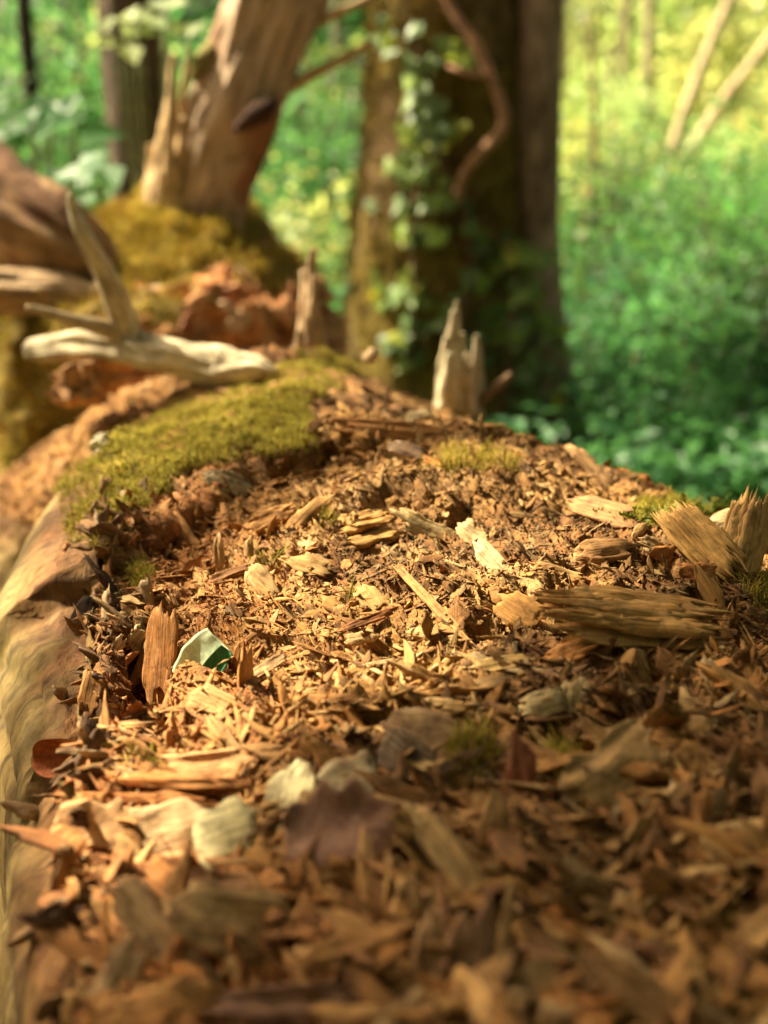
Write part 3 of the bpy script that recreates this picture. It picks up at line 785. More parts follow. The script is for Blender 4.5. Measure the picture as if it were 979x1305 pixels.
piece('wood_chip', 'short grey-tan piece bridging the top of the forked chunk', WC, 905, 672, 962, 655, 20, 12, (0.55, 0.45, 0.28), 0.6, 0.1, 0.4, base=(925, 690), up=0.9)
piece('wood_chunk', 'small orange block below the left arm of the forked chunk', 'wood chunk', 868, 745, 905, 738, 30, 24, (0.42, 0.19, 0.06), 0.5, 0.03, 0.4, 0.2, p=6, up=0.5)
piece('wood_chunk', 'brown split block lying left of the forked chunk', 'wood chunk', 737, 716, 802, 708, 28, 20, (0.38, 0.22, 0.10), 0.5, 0.05, 0.3, 0.14, p=8, n=34, m=24, up=0.7)
piece('bark_flake', 'flat brown layered plate on the crest right of centre', 'bark flake', 735, 652, 812, 672, 26, 12, (0.36, 0.20, 0.10), 0.5, 0.05, 0.35, 0.16, n=34, up=0.8)
piece('wood_chip', 'grey splinter leaning towards the forked chunk from the left', WC, 815, 692, 862, 712, 14, 10, (0.47, 0.34, 0.18), 0.5, 0.05, 0.5, 0.2, up=0.8)
# centre: pale plates and splinters in focus
piece('wood_flake', 'pale ragged plate arching over a dark gap in the centre', WF, 518, 660, 584, 694, 22, 7, (0.56, 0.43, 0.23), 0.5, 0.18, 0.6, 0.15, n=40, m=24, up=1.2)
piece('wood_flake', 'pale cracked plate pointing to the lower right of the arching one', WF, 612, 702, 645, 738, 24, 7, (0.58, 0.48, 0.29), 0.55, 0.05, 0.55, 0.15, n=40, m=24, up=1.0)
piece('wood_flake', 'grey-tan plate between the arching and the cracked one', WF, 590, 675, 622, 700, 20, 7, (0.54, 0.42, 0.23), 0.5, 0.06, 0.5, 0.15, n=36, m=22, up=1.0)
piece('wood_chip', 'squared pale tan block lying left of the centre', WC, 444, 820, 482, 813, 16, 12, (0.52, 0.37, 0.20), 0.5, 0.02, 0.2, 0.12, p=9, n=30, m=20, up=0.7)
piece('wood_chip', 'fibrous tan block standing upright above the squared one', WC, 462, 758, 488, 786, 26, 12, (0.47, 0.32, 0.14), 0.5, 0.03, 0.4, 0.18, p=7, n=34, m=22, up=0.7)
piece('wood_chunk', 'broken ochre block with a shaded face near the top centre', 'wood chunk', 436, 690, 508, 676, 36, 26, (0.44, 0.27, 0.10), 0.45, 0.05, 0.5, 0.2, n=22, m=14, up=0.3, layers=12)
piece('wood_chunk', 'orange flat block in the middle right of the log', 'wood chunk', 640, 770, 684, 800, 34, 14, (0.46, 0.26, 0.09), 0.4, 0.03, 0.4, 0.16, p=6, n=30, m=22, up=0.6)
piece('wood_chip', 'long dark reddish splinter left of the upright fibrous block', WC, 436, 808, 505, 782, 10, 9, (0.30, 0.13, 0.045), 0.4, 0.05, 0.3, n=30, up=0.8)
piece('wood_chip', 'long thin tan splinter pointing down and right across the centre', WC, 512, 735, 600, 825, 12, 9, (0.45, 0.28, 0.12), 0.3, 0.06, 0.5, n=34, up=0.7)
piece('wood_chip', 'grey-brown splinter lying right of the green leaf', WC, 315, 874, 362, 845, 11, 9, (0.42, 0.29, 0.17), 0.4, 0.03, 0.3, n=30, up=0.8)
# left hollow
piece('wood_slab', 'tall orange slab of wood leaning against the left rim beside the green leaf', 'wood slab', 212, 888, 220, 776, 42, 14, (0.40, 0.19, 0.065), 0.6, 0.05, 0.35, 0.16, p=7, n=44, m=26, up=0.8, col2=(0.46, 0.25, 0.11))
piece('wood_slab', 'narrow brown slab left of the tall orange slab', 'wood slab', 172, 872, 196, 810, 16, 12, (0.36, 0.23, 0.11), 0.6, 0.05, 0.4, 0.16, n=34, m=20, up=0.7)
piece('wood_flake', 'pale grey fibrous flake on the ragged left rim', WF, 165, 828, 186, 798, 22, 10, (0.53, 0.42, 0.26), 0.6, 0.1, 0.6, 0.2, n=34, m=20, up=1.2)
piece('wood_flake', 'small pale shard leaning left of the grey rim flake', WF, 136, 836, 152, 812, 12, 7, (0.50, 0.39, 0.25), 0.6, 0.1, 0.6, 0.2, n=30, up=1.2)
piece('wood_chip', 'long orange stick in the dark hollow under the moss', WC, 222, 660, 258, 712, 17, 12, (0.43, 0.24, 0.10), 0.6, 0.03, 0.2, n=34, m=20, up=1.0)
piece('wood_chip', 'small pale upright spike, left one of a pair in the hollow', WC, 284, 732, 281, 686, 13, 9, (0.52, 0.38, 0.22), 0.85, 0.04, 0.3, p=5, n=30, up=0.9)
piece('wood_chip', 'small tan upright spike, right one of a pair in the hollow', WC, 319, 728, 320, 688, 13, 9, (0.46, 0.30, 0.15), 0.85, 0.04, 0.3, p=5, n=30, up=0.9)
piece('wood_chip', 'dark brown stick lying below the pair of upright spikes', WC, 270, 748, 318, 730, 11, 9, (0.24, 0.12, 0.05), 0.4, 0.03, 0.3, n=34, up=1.0)
piece('wood_chip', 'flat tan plate right of the pair of upright spikes', WC, 322, 732, 350, 766, 22, 7, (0.48, 0.32, 0.16), 0.45, 0.04, 0.35, n=34, m=20, up=1.0)
piece('wood_chip', 'long tan shard rising towards the moss on the left', WC, 300, 690, 378, 652, 20, 13, (0.47, 0.26, 0.10), 0.5, 0.05, 0.35, n=34, m=20, up=0.9)
piece('wood_chip', 'brown shard crossing in front of the mossy edge', WC, 372, 682, 420, 640, 15, 11, (0.42, 0.25, 0.10), 0.5, 0.05, 0.35, n=34, m=20, up=0.9)
piece('bark_flake', 'grey lichen-spotted flake under the moss edge', 'bark flake', 270, 612, 318, 632, 26, 9, (0.46, 0.41, 0.30), 0.6, 0.08, 0.5, n=30, up=1.2)
piece('wood_chip', 'tan flake lying just below the green leaf', WC, 250, 890, 310, 915, 30, 8, (0.46, 0.31, 0.15), 0.4, 0.05, 0.4, n=34, m=20, up=0.8)
piece('bark_flake', 'near-black rounded lump set in the left flank', 'bark flake', 118, 758, 96, 802, 26, 20, (0.035, 0.02, 0.012), 0.6, 0.05, 0.16, 0.12, p=3, base=(128, 780), up=-0.1, zoff=0, flat=0.8)  # near-black colour gives the lump the look of a hole
# far crest
piece('wood_slab', 'reddish flat slab on the far crest of the log', 'wood slab', 428, 548, 585, 566, 24, 14, (0.46, 0.24, 0.10), 0.5, 0.05, 0.35, 0.14, up=0.8)
piece('wood_flake', 'pale round flake on the far crest beside the slab', WF, 520, 540, 552, 534, 14, 10, (0.54, 0.44, 0.28), 0.6, 0.05, 0.3, up=1.0)
piece('wood_chip', 'dark grey chip in front of the reddish far slab', WC, 498, 575, 545, 590, 16, 12, (0.20, 0.14, 0.10), 0.6, 0.05, 0.3, up=1.0)
piece('wood_chip', 'pale chip standing at the very top of the far crest', WC, 462, 462, 478, 452, 14, 12, (0.54, 0.42, 0.28), 0.7, 0.05, 0.3, up=0.8)
piece('wood_slab', 'long dark cracked slab on the far right slope of the log', 'wood slab', 725, 580, 775, 632, 18, 14, (0.42, 0.27, 0.14), 0.5, 0.05, 0.35, up=0.8)
piece('wood_flake', 'white chip on the left flank beside the moss', WF, 122, 575, 142, 560, 16, 12, (0.60, 0.55, 0.44), 0.7, 0.05, 0.3, up=0.8)

# shredded fibres of the ragged left rim: parts of the log
for i in range(190):
    y = random.uniform(0.56, 1.17)
    xx = float(xl_of(y)) + random.gauss(0.010, 0.014)
    px, py, _ = project(np.array([xx, y, float(top_z(np.array(xx + 0.01), np.array(y)))]))
    P, n = surf(px, py, 5)
    d = norm(np.array([random.gauss(-0.35, 0.6), random.gauss(-0.2, 0.7), random.gauss(0.15, 0.5)]))
    n2 = norm(np.cross(d, np.array([random.gauss(0, 1), random.gauss(0, 1), random.gauss(0, 1)])))
    L = random.uniform(0.012, 0.034); W = L * random.uniform(0.2, 0.45)
    o = bpy.data.objects.new('splinter', chip_meshes[random.randrange(len(chip_meshes))]); COL.objects.link(o)
    basis(o, d, np.cross(n2, d), n2, P + d * L * 0.2, (L, W, W * 0.35))
    c = [(0.22, 0.12, 0.05), (0.38, 0.23, 0.10), (0.10, 0.05, 0.022), (0.42, 0.30, 0.17), (0.40, 0.17, 0.06), (0.15, 0.08, 0.035), (0.20, 0.15, 0.05)][i % 7]
    o.color = (*(np.array(c) * random.uniform(0.7, 1.15)), 1)
    o.parent = log_root; o.matrix_parent_inverse = Matrix.Translation(log_root.location).inverted()

# ------------------------------------------------------------------ leaves lying on the log
def leaf_sheet(name, outline, L, W, curl, mat_fn, nu=18, nv=14, fold=0.0, wav=0.06):
    u = np.linspace(0, 1, nu); v = np.linspace(-1, 1, nv)
    U, Vv = np.meshgrid(u, v, indexing='ij')
    w_ = outline(U)
    x = (U - 0.5) * L
    a = Vv * w_
    ang = a * curl
    y = np.where(np.abs(curl) > 1e-3, np.sin(ang) / max(abs(curl), 1e-3) * np.sign(curl), a) * W / 2
    z = (1 - np.cos(ang)) / max(abs(curl), 1e-3) * W / 2
    z = z + wav * W * vn(U * 4 + L * 90, Vv * 2.2, 0 * U + W * 70) + fold * np.abs(a) * W / 2
    z = z + 0.006 * W * np.abs(np.sin((U * 7 + np.abs(Vv) * 1.6) * math.pi))
    V1 = np.stack([x, y, z], -1).reshape(-1, 3)
    V2 = V1 + np.array([0, 0, -0.0004])
    F = grid_faces(nu, nv, False); n = len(V1)
    edge = [(i * nv, (i + 1) * nv) for i in range(nu - 1)] + [((i + 1) * nv + nv - 1, i * nv + nv - 1) for i in range(nu - 1)]
    edge += [(j + 1, j) for j in range(nv - 1)] + [((nu - 1) * nv + j, (nu - 1) * nv + j + 1) for j in range(nv - 1)]
    E = np.array([(a, b, b + n, a + n) for a, b in edge])
    V = np.concatenate([V1, V2]); Q = np.concatenate([F, F[:, ::-1] + n, E])
    uv = np.concatenate([np.stack([U, Vv, w_], -1).reshape(-1, 3)] * 2)
    side = np.concatenate([np.zeros(n), np.ones(n)])
    ti = mat_fn(uv, side)
    return mesh_obj(name, V, Q, None, M_LEAFSKIN, ti, V * 1.0)

def leafskin():
    m, n, l, p, out = new_mat('leaf_skin')
    t = n.new('ShaderNodeAttribute'); t.attribute_name = 'tint'
    tc = n.new('ShaderNodeTexCoord')
    a = n.new('ShaderNodeTexNoise'); a.inputs['Scale'].default_value = 260; a.inputs['Detail'].default_value = 5
    l.new(tc.outputs['Object'], a.inputs[0])
    r = ramp(n, [(0.3, 0.7), (0.7, 1.15)]); l.new(a.outputs[0], r.inputs[0])
    x = n.new('ShaderNodeMix'); x.data_type = 'RGBA'; x.blend_type = 'MULTIPLY'; x.inputs['Factor'].default_value = 1
    l.new(t.outputs['Color'], x.inputs['A']); l.new(r.outputs[0], x.inputs['B']); l.new(x.outputs['Result'], p.inputs['Base Color'])
    p.inputs['Roughness'].default_value = 0.65; p.inputs['Specular IOR Level'].default_value = 0.2
    bp = n.new('ShaderNodeBump'); bp.inputs['Strength'].default_value = 0.3; bp.inputs['Distance'].default_value = 0.0006
    l.new(a.outputs[0], bp.inputs['Height']); l.new(bp.outputs[0], p.inputs['Normal'])
    return m
M_LEAFSKIN = leafskin()

def set_frame(o, P, X, Y, Z):
    o.matrix_world = Matrix(((X[0], Y[0], Z[0], P[0]), (X[1], Y[1], Z[1], P[1]), (X[2], Y[2], Z[2], P[2]), (0, 0, 0, 1)))

def veins(uv, base, vein, k=6):
    d = np.minimum(np.abs(uv[:, 1]) * 12, np.abs(((uv[:, 0] * k - np.abs(uv[:, 1]) * 1.3) % 1) - 0.5) * 9)
    t = np.exp(-d ** 2)[:, None] * 0.7
    return np.array(base) * (1 - t) + np.array(vein) * t

# purple-brown leaf
P, X, Y, Z, L, W = place(378, 1078, 520, 1062, 105, 0.5)
o = leaf_sheet('dead_leaf', lambda u: np.clip(np.sin(np.pi * np.clip(u * 0.92 + 0.06, 0, 1)) ** 0.55 * (1 + 0.16 * np.sin(u * 21)), 0.05, 2), L, W * 1.0, 0.35, lambda uv, s: veins(uv, (0.28, 0.15, 0.105), (0.36, 0.21, 0.14)), 34, 20)
set_frame(o, P + Z * 0.017, X, Y, Z); tag(o, 'purple-brown dead leaf lying flat between pale flakes in the foreground', 'leaf')
# curled orange leaf at the rim
P, X, Y, Z, L, W = place(52, 962, 112, 960, 40, 0.6, base=(80, 965))
o = leaf_sheet('dead_leaf', lambda u: np.clip(np.sin(np.pi * np.clip(u * 0.95 + 0.03, 0, 1)) ** 0.5, 0.05, 2), L * 1.1, W * 1.7, 1.35, lambda uv, s: veins(uv, (0.40, 0.11, 0.03), (0.18, 0.045, 0.015), 11), 26, 20, wav=0.02)
set_frame(o, P + Z * 0.012, X, Y, Z); tag(o, 'curled rusty orange dead leaf caught on the left rim of the log', 'leaf')
# green leaf fragment, folded: pale underside and dark glossy fold
P, X, Y, Z, L, W = place(249, 870, 292, 815, 42, 0.6)
o = leaf_sheet('green_leaf', lambda u: np.clip((0.78 + 0.25 * np.sin(u * 3.1)) * (1 + 0.025 * np.sin(u * 17)), 0.05, 2), L, W * 0.98, 0.25,
               lambda uv, s: np.where((uv[:, 1:2] < 2), veins(uv, (0.60, 0.70, 0.46), (0.68, 0.77, 0.52), 5), 0), 22, 16, wav=0.03)
set_frame(o, P + Z * 0.014, X, Y, Z)
gl = o; tag(gl, 'pale green torn leaf with a folded dark green edge lying on the log', 'leaf')
V2 = leaf_sheet('folded_edge', lambda u: np.clip(0.62 + 0.35 * np.sin(u * 3.1), 0.05, 2), L * 0.98, W * 0.50, 0.8, lambda uv, s: veins(uv, (0.03, 0.15, 0.055), (0.06, 0.22, 0.09), 5), 20, 12, wav=0.03)
V2.parent = gl
V2.location = (0.001, -W * 0.36, 0.0035); V2.rotation_euler = (0.12, 0, 0.06)

# ------------------------------------------------------------------ moss
def moss_proto(n=3, rng=RNG):
    """one shoot: a bent tapering blade with three sides"""
    V = []; b = rng.normal(0, 0.35, 2)
    for i in range(n):
        s = i / n; r = 0.5 * (1 - s) + 0.15
        c = np.array([b[0] * s * s, b[1] * s * s, s])
        for k in range(3):
            a = k * 2.0944; V.append(c + np.array([math.cos(a) * r * 0.12, math.sin(a) * r * 0.12, 0]))
    V.append(np.array([b[0] * 1.2, b[1] * 1.2, 1.0]))
    Q = grid_faces(n, 3, True); m = (n - 1) * 3
    T = np.array([(m, m + 1, 3 * n), (m + 1, m + 2, 3 * n), (m + 2, m, 3 * n)])
    V = np.array(V)
    return V, Q, T, np.linspace(0.55, 1.25, len(V))[:, None] * np.ones((1, 3)), V
moss_p = [moss_proto() for _ in range(12)]
MOSS_COLS = np.array([[0.42, 0.36, 0.04], [0.32, 0.29, 0.035], [0.50, 0.41, 0.06], [0.24, 0.23, 0.03], [0.48, 0.33, 0.07], [0.36, 0.22, 0.06]])

def moss_on(pts, nrm, n, h, name, label, cols=MOSS_COLS, lean=0.5, wid=1.0, parent=None, patch=0.0):
    k = RNG.integers(0, len(pts), n)
    P = pts[k] + RNG.normal(0, 0.0018, (n, 3))
    Z = norm(nrm[k] + RNG.normal(0, lean, (n, 3)) + np.array([0, 0, 0.25]))
    a = RNG.normal(0, 1, (n, 3)); X = norm(a - Z * (a * Z).sum(1, keepdims=True)); Y = np.cross(Z, X)
    nz = fbm(P[:, 0] * 20, P[:, 1] * 20, P[:, 2] * 20, 3)
    H = h * RNG.uniform(0.5, 1.4, n) * (1 + 0.8 * nz)
    S = np.stack([H * wid, H * wid, H], 1)
    ci = np.clip((nz * 2.4 + 2.0 + RNG.normal(0, 0.9, n)), 0, len(cols) - 1).astype(int)
    c = cols[ci] * RNG.uniform(0.7, 1.25, (n, 1))
    b = scatter(moss_p, P, X, Y, Z, S, c)
    o = b.build(name, M_MOSS)
    tag(o, label, 'moss', None, 'stuff')
    return o

def moss_pool(poly, thresh=-0.4, fr=14):
    px, py = lpx[VIS], lpy[VIS]
    wob = 22 * fbm(LP[VIS, 0] * 30, LP[VIS, 1] * 30, LP[VIS, 2] * 30, 3)
    k = VIS[poly_in(px + wob, py + wob, poly)]
    k = k[fbm(LP[k, 0] * fr, LP[k, 1] * fr, LP[k, 2] * fr + 8, 3) > thresh]
    return LP[k], LN[k]
a, b = moss_pool(MOSS_A, -0.5, 24)
moss_on(a, b, 64000, 0.0050, 'moss', 'yellow-green moss carpet on the left shoulder of the log below the dead branch')
a, b = moss_pool(MOSS_B, -0.2)
moss_on(a, b, 1500, 0.013, 'moss', 'wiry brownish moss tuft on the crest in the middle of the log', MOSS_COLS[[2, 4, 0, 4, 3]], 0.9, 0.45)
a, b = moss_pool(MOSS_C, -0.3)
moss_on(a, b, 3500, 0.009, 'moss', 'fine green moss along the crest at the right edge', lean=0.8, wid=0.5)
a, b = moss_pool(MOSS_E, -0.1)
moss_on(a, b, 1500, 0.006, 'moss', 'thin olive moss clinging to the ragged left rim', lean=0.8, wid=0.5)
for (cx, cy, r, n, lab) in [(180, 975, 20, 260, 'small yellow moss tuft above the orange sunlit chunk'), (448, 765, 9, 60, 'tiny green moss tuft in the middle of the chips'), (345, 715, 18, 90, 'sparse moss shoots beside the upright spikes'),
                            (600, 968, 34, 500, 'olive moss patch in the foreground hollow, left of the red-brown flake'), (715, 980, 30, 400, 'dark olive moss patch right of the red-brown flake'), (975, 760, 25, 300, 'green moss clump at the right edge below the forked chunk'),
                            (420, 660, 16, 90, 'thin moss strands beside the brown shard')]:
    k = VIS[np.hypot(lpx[VIS] - cx, (lpy[VIS] - cy) * 1.4) < r]
    if len(k): moss_on(LP[k], LN[k], n, 0.011, 'moss_tuft', lab, lean=0.7, wid=0.45)

# feathery moss fronds on the right crest
def frond(P, D, L, colr):
    b = Bag()
    n = 9; t = np.linspace(0, 1, n)
    side = norm(np.cross(D, np.array([random.gauss(0, .5), 1.0, random.gauss(0, .5)])))
    up = np.cross(side, D)
    path = P + np.outer(t, D) * L + np.outer(t ** 2, np.array([0, 0, -0.25])) * L
    V, Q, T, G = tube(path, np.linspace(0.0006, 0.0002, n), 4)
    b.add(V, Q, T, np.array(colr) * 0.8)
    for i in range(26):
        s = random.uniform(0.1, 1.0); p = P + D * L * s + np.array([0, 0, -0.25]) * L * s * s
        dd = norm(side * random.choice([-1, 1]) + D * 0.7 + up * random.gauss(0, 0.3))
        l_ = L * 0.24 * (1.15 - s) + 0.0012
        w_ = np.cross(dd, up) * 0.0009
        b.add(np.array([p - w_, p + w_, p + dd * l_ * 0.6 + w_ * 0.8, p + dd * l_]), None, [(0, 1, 2), (0, 2, 3)], np.array(colr) * random.uniform(0.8, 1.25))
    return b
for (px, py) in [(800, 660), (815, 655), (832, 655), (850, 662), (865, 658), (880, 652), (895, 650), (912, 648), (926, 645), (940, 642), (955, 640), (968, 638), (978, 650), (840, 668), (960, 660), (975, 670), (890, 656), (905, 652)]:
    P, n = surf(px, py + 4, 6)
    root = empty('moss_frond', P, 'feathery green moss frond sticking up from the right crest of the log', 'moss', 'moss fronds on the right crest')
    for j in range(3):
        D = norm(np.array([random.gauss(0, 0.7), random.gauss(-0.2, 0.4), 0.7]))
        fo = frond(np.zeros(3), D, random.uniform(0.014, 0.030), random.choice([(0.16, 0.20, 0.03), (0.10, 0.15, 0.025), (0.22, 0.22, 0.035)])).build('frond', M_MOSS, root)

# ------------------------------------------------------------------ dead branch, stubs and twigs
def ptube(name, pts, Y, mat, colr, m=14, lump=0.1, groove=0.08, sub=6, parent=None, label=None, tapers=True, seed=1.0, flat=1.0, col2=None):
    """tube through photo places (x, y, half width in photo pixels) at distance Y (or a list of distances)"""
    Ys = Y if isinstance(Y, (list, tuple)) else [Y] * len(pts)
    path = np.array([at(p[0], p[1], yy_) for p, yy_ in zip(pts, Ys)])
    rad = np.array([p[2] * depth(q) / FPX for p, q in zip(pts, path)])
    V, Q, T, G = tube(path, rad, m, lump, 3.0, groove, seed, sub, flat)
    ti = np.ones((len(V), 3)) * np.array(colr)
    if col2 is not None:
        k = sstep(-0.15, 0.3, fbm(V[:, 0] * 9 + seed, V[:, 1] * 9, V[:, 2] * 5, 3))
        ti = ti * (1 - k[:, None]) + np.array(col2) * k[:, None]
    o = mesh_obj(name, V, Q, T, mat, ti, G)
    if parent is not None: put(o, parent)
    if label: o['label'] = label
    return o
BR = (0.64, 0.56, 0.38)
br = empty('dead_branch', at(300, 490, 1.66), 'bleached forked dead branch like an antler lying on the moss', 'branch')
ptube('limb', [(352, 474, 4), (325, 470, 16), (290, 472, 26), (250, 462, 24), (200, 452, 22), (150, 442, 20), (100, 440, 18), (60, 445, 16), (36, 447, 11)], [1.63, 1.64, 1.66, 1.68, 1.71, 1.74, 1.76, 1.78, 1.79], M_GREY, BR, 36, 0.24, 0.26, 10, br, None, seed=2.0)
ptube('prong', [(165, 440, 17), (158, 410, 19), (146, 380, 16), (128, 340, 13), (108, 300, 10), (95, 270, 7), (88, 248, 3)], [1.73, 1.73, 1.72, 1.71, 1.70, 1.70, 1.70], M_GREY, BR, 24, 0.2, 0.22, 8, br, 'long upright prong', seed=5.0)
ptube('prong', [(160, 425, 14), (125, 416, 11), (90, 408, 8), (60, 399, 6), (34, 391, 3)], [1.73, 1.72, 1.71, 1.70, 1.69], M_GREY, (0.56, 0.46, 0.30), 14, 0.12, 0.12, 6, br, 'short side prong pointing left', seed=7.0)
def shards(name, px0, px1, pyb, tops, Y, colr, parent, label, seed):
    """a torn stub: flat fibrous shards side by side, each broken off at its own height"""
    rg = np.random.default_rng(seed); b = Bag()
    for (fx, lean, py, hw) in tops:
        xb = px0 + (px1 - px0) * fx
        ys = np.linspace(pyb, py, 7); t = np.linspace(0, 1, 7)
        Yj = Y + rg.uniform(-0.02, 0.02)
        path = np.array([at(xb + lean * a + rg.normal(0, 0.8), yv, Yj) for a, yv in zip(t, ys)])
        wd = hw * (1 - 0.35 * t) * (1 - 0.55 * sstep(0.6, 1.0, t) * rg.uniform(0.4, 1))
        V, Q, T, G = tube(path, wd * depth(path[0]) / FPX, 14, 0.25, 3.5, 0.3, seed + fx * 5, 5, 0.6)
        b.add(V, Q, T, np.array(colr) * rg.uniform(0.8, 1.15), G)
    o = b.build(name, M_GREY); put(o, parent); o['label'] = label
    return o
shards('branch_stub', 382, 408, 480, [(0.2, 2, 345, 12), (0.5, 3, 318, 12), (0.8, -2, 352, 11), (0.5, 0, 400, 17), (0.1, -3, 420, 10), (0.95, 3, 410, 10)], 1.84, (0.52, 0.38, 0.23), log_root, 'upright grey-brown broken branch stub behind the moss', 9)
shards('branch_stub', 560, 592, 520, [(0.1, 6, 430, 13), (0.3, 10, 396, 14), (0.5, 8, 384, 11), (0.8, 3, 425, 13), (0.5, 0, 450, 22)], 1.84, (0.66, 0.58, 0.38), log_root, 'pale torn upright splinter with a sharp tip', 11)
shards('branch_stub', 590, 612, 530, [(0.2, 2, 450, 9), (0.6, 4, 428, 8), (0.9, 1, 440, 8), (0.5, 0, 470, 14)], 1.83, (0.68, 0.60, 0.42), log_root, 'whitish shorter splinter right of the torn one', 12)
tw = ptube('twig', [(606, 520, 6), (630, 496, 6), (652, 477, 5)], 1.82, M_GREY, (0.26, 0.17, 0.10), 10, 0.1, 0.1, 4, seed=13.0)
tag(tw, 'short brown twig sticking out right of the pale splinters', 'twig')

# ------------------------------------------------------------------ mossy mound, leaning trunk and the trunks behind
def blob(c, r, nu=90, nv=60, lump=0.25, lf=3.0, seed=0.0, zmin=-1.0):
    th = np.linspace(0, 2 * math.pi, nu, endpoint=False); ph = np.linspace(-math.pi / 2 + 0.02, math.pi / 2 - 0.02, nv)
    PH, TH = np.meshgrid(ph, th, indexing='ij')
    d = np.stack([np.cos(PH) * np.cos(TH), np.cos(PH) * np.sin(TH), np.sin(PH)], -1)
    f = 1 + lump * fbm(d[..., 0] * lf + seed, d[..., 1] * lf, d[..., 2] * lf + seed, 4)
    V = d * f[..., None] * np.array(r) + np.array(c)
    return V, grid_faces(nv, nu, True), d
mc = at(255, 400, 2.75)
mound = empty('mossy_stump', (mc[0], mc[1], 0), 'rounded stump end covered in golden moss with exposed orange rot', 'stump')
mc = mc - np.array([0.02, 0, 0])
V, Q, D = blob((mc[0] - 0.05, mc[1] + 0.05, mc[2] - 0.20), (0.36, 0.42, 0.42), 220, 150, 0.22, 2.4, 3.0)
Vf = V.reshape(-1, 3); mpx, mpy, _ = project(Vf)
nz = fbm(Vf[:, 0] * 14, Vf[:, 1] * 14, Vf[:, 2] * 14, 3)
expo = sstep(365, 385, mpy + nz * 30) * (1 - 0)      # the rot lies bare on the lower front face
zlow = mc[2] + 0.06 + 0.10 * nz
bare = sstep(0.03, -0.01, Vf[:, 2] - zlow) * sstep(-0.16, -0.06, Vf[:, 0] - mc[0] + 0.05 * nz)
Vf = Vf + D.reshape(-1, 3) * (bare * (0.03 * fbm(Vf[:, 0] * 30, Vf[:, 1] * 30, Vf[:, 2] * 70, 4, 0.65) + 0.02 * vn(Vf[:, 0] * 16, Vf[:, 1] * 16, Vf[:, 2] * 30)))[:, None]
ti = np.array([0.20, 0.15, 0.03]) * (1 - bare[:, None]) + (np.array([0.68, 0.34, 0.14]) * (0.8 + 0.9 * fbm(Vf[:, 0] * 30, Vf[:, 1] * 30, Vf[:, 2] * 50, 3))[:, None]) * bare[:, None]
o = mesh_obj('rotten_core', Vf, Q, None, M_ROT, ti, Vf); put(o, mound)
sel = np.where(bare < 0.4)[0]
Nn = norm((Vf - np.array([mc[0] - 0.05, mc[1] + 0.05, mc[2] - 0.2])) / np.array([0.36, 0.42, 0.42]) ** 2)
sel = sel[(Nn[sel, 1] < 0.5) & (Vf[sel, 2] > 0.35)]
o = moss_on(Vf[sel], Nn[sel], 26000, 0.014, 'moss', None, np.array([[0.50, 0.37, 0.04], [0.40, 0.33, 0.04], [0.56, 0.42, 0.05], [0.44, 0.25, 0.045], [0.28, 0.24, 0.035]]))
del o['category']; put(o, mound)
kb = RNG.choice(np.where((bare > 0.5) & (Nn[:, 1] < 0.2) & (Vf[:, 2] > 0.45))[0], 260)
n_ = norm(Nn[kb] + RNG.normal(0, 0.5, (260, 3))); a_ = RNG.normal(0, 1, (260, 3)); x_ = norm(a_ - n_ * (a_ * n_).sum(1, keepdims=True))
L_ = RNG.uniform(0.02, 0.08, 260)
o = scatter(mid_protos, Vf[kb], x_, np.cross(n_, x_), n_, np.stack([L_, L_ * 0.45, L_ * 0.18], 1), np.array([[0.55, 0.28, 0.12], [0.50, 0.20, 0.07], [0.56, 0.38, 0.22], [0.28, 0.12, 0.05]])[RNG.integers(0, 4, 260)]).build('rotten_flakes', M_CHIP)
tag(o, None, None, None, 'stuff'); put(o, mound)

lt = empty('leaning_trunk', (at(265, 300, 2.85)[0], 2.85, 0.9), 'weathered bare tree trunk leaning right above the mossy stump', 'tree')
ptube('trunk', [(240, 380, 62), (258, 270, 54), (272, 220, 52), (292, 165, 55), (312, 110, 57), (330, 55, 58), (350, 0, 60), (375, -80, 62), (420, -220, 64), (470, -420, 60)], 2.85, M_BARK, (0.62, 0.47, 0.34), 72, 0.20, 0.22, 12, lt, None, seed=21.0, col2=(0.40, 0.20, 0.11))
shards('branch_stub', 190, 232, 275, [(0.0, 2, 215, 10), (0.3, 12, 130, 14), (0.55, 8, 70, 9), (0.75, 18, 58, 7), (0.9, 8, 150, 12), (0.5, 2, 190, 22), (0.15, -4, 185, 10)], 2.78, (0.62, 0.46, 0.25), lt, 'pale sunlit jagged stub left of the trunk', 23)
ptube('branch_stub', [(300, 60, 14), (280, 62, 16), (262, 75, 12), (246, 100, 7)], [2.84, 2.82, 2.80, 2.79], M_BARK, (0.26, 0.22, 0.07), 14, 0.2, 0.15, 6, lt, 'mossy bent stub', seed=24.0)
ptube('branch', [(340, 130, 9), (378, 106, 8), (420, 84, 7), (476, 55, 6)], 2.85, M_GREY, (0.72, 0.54, 0.30), 10, 0.1, 0.1, 5, lt, None, seed=25.0)
ptube('branch', [(375, 45, 7), (405, 28, 7), (440, 12, 6), (480, -6, 5)], 2.9, M_GREY, (0.72, 0.54, 0.30), 10, 0.1, 0.1, 5, lt, None, seed=26.0)
o = ptube('knot_hole_dark', [(300, 165, 4), (318, 152, 12), (335, 140, 14), (352, 128, 5)], 2.735, M_BARK, (0.07, 0.035, 0.022), 12, 0.2, 0.1, 4, lt, 'dark lump standing in for a knot hole', seed=27.0)  # solid lump; the shade inside the hole is put into its dark colour

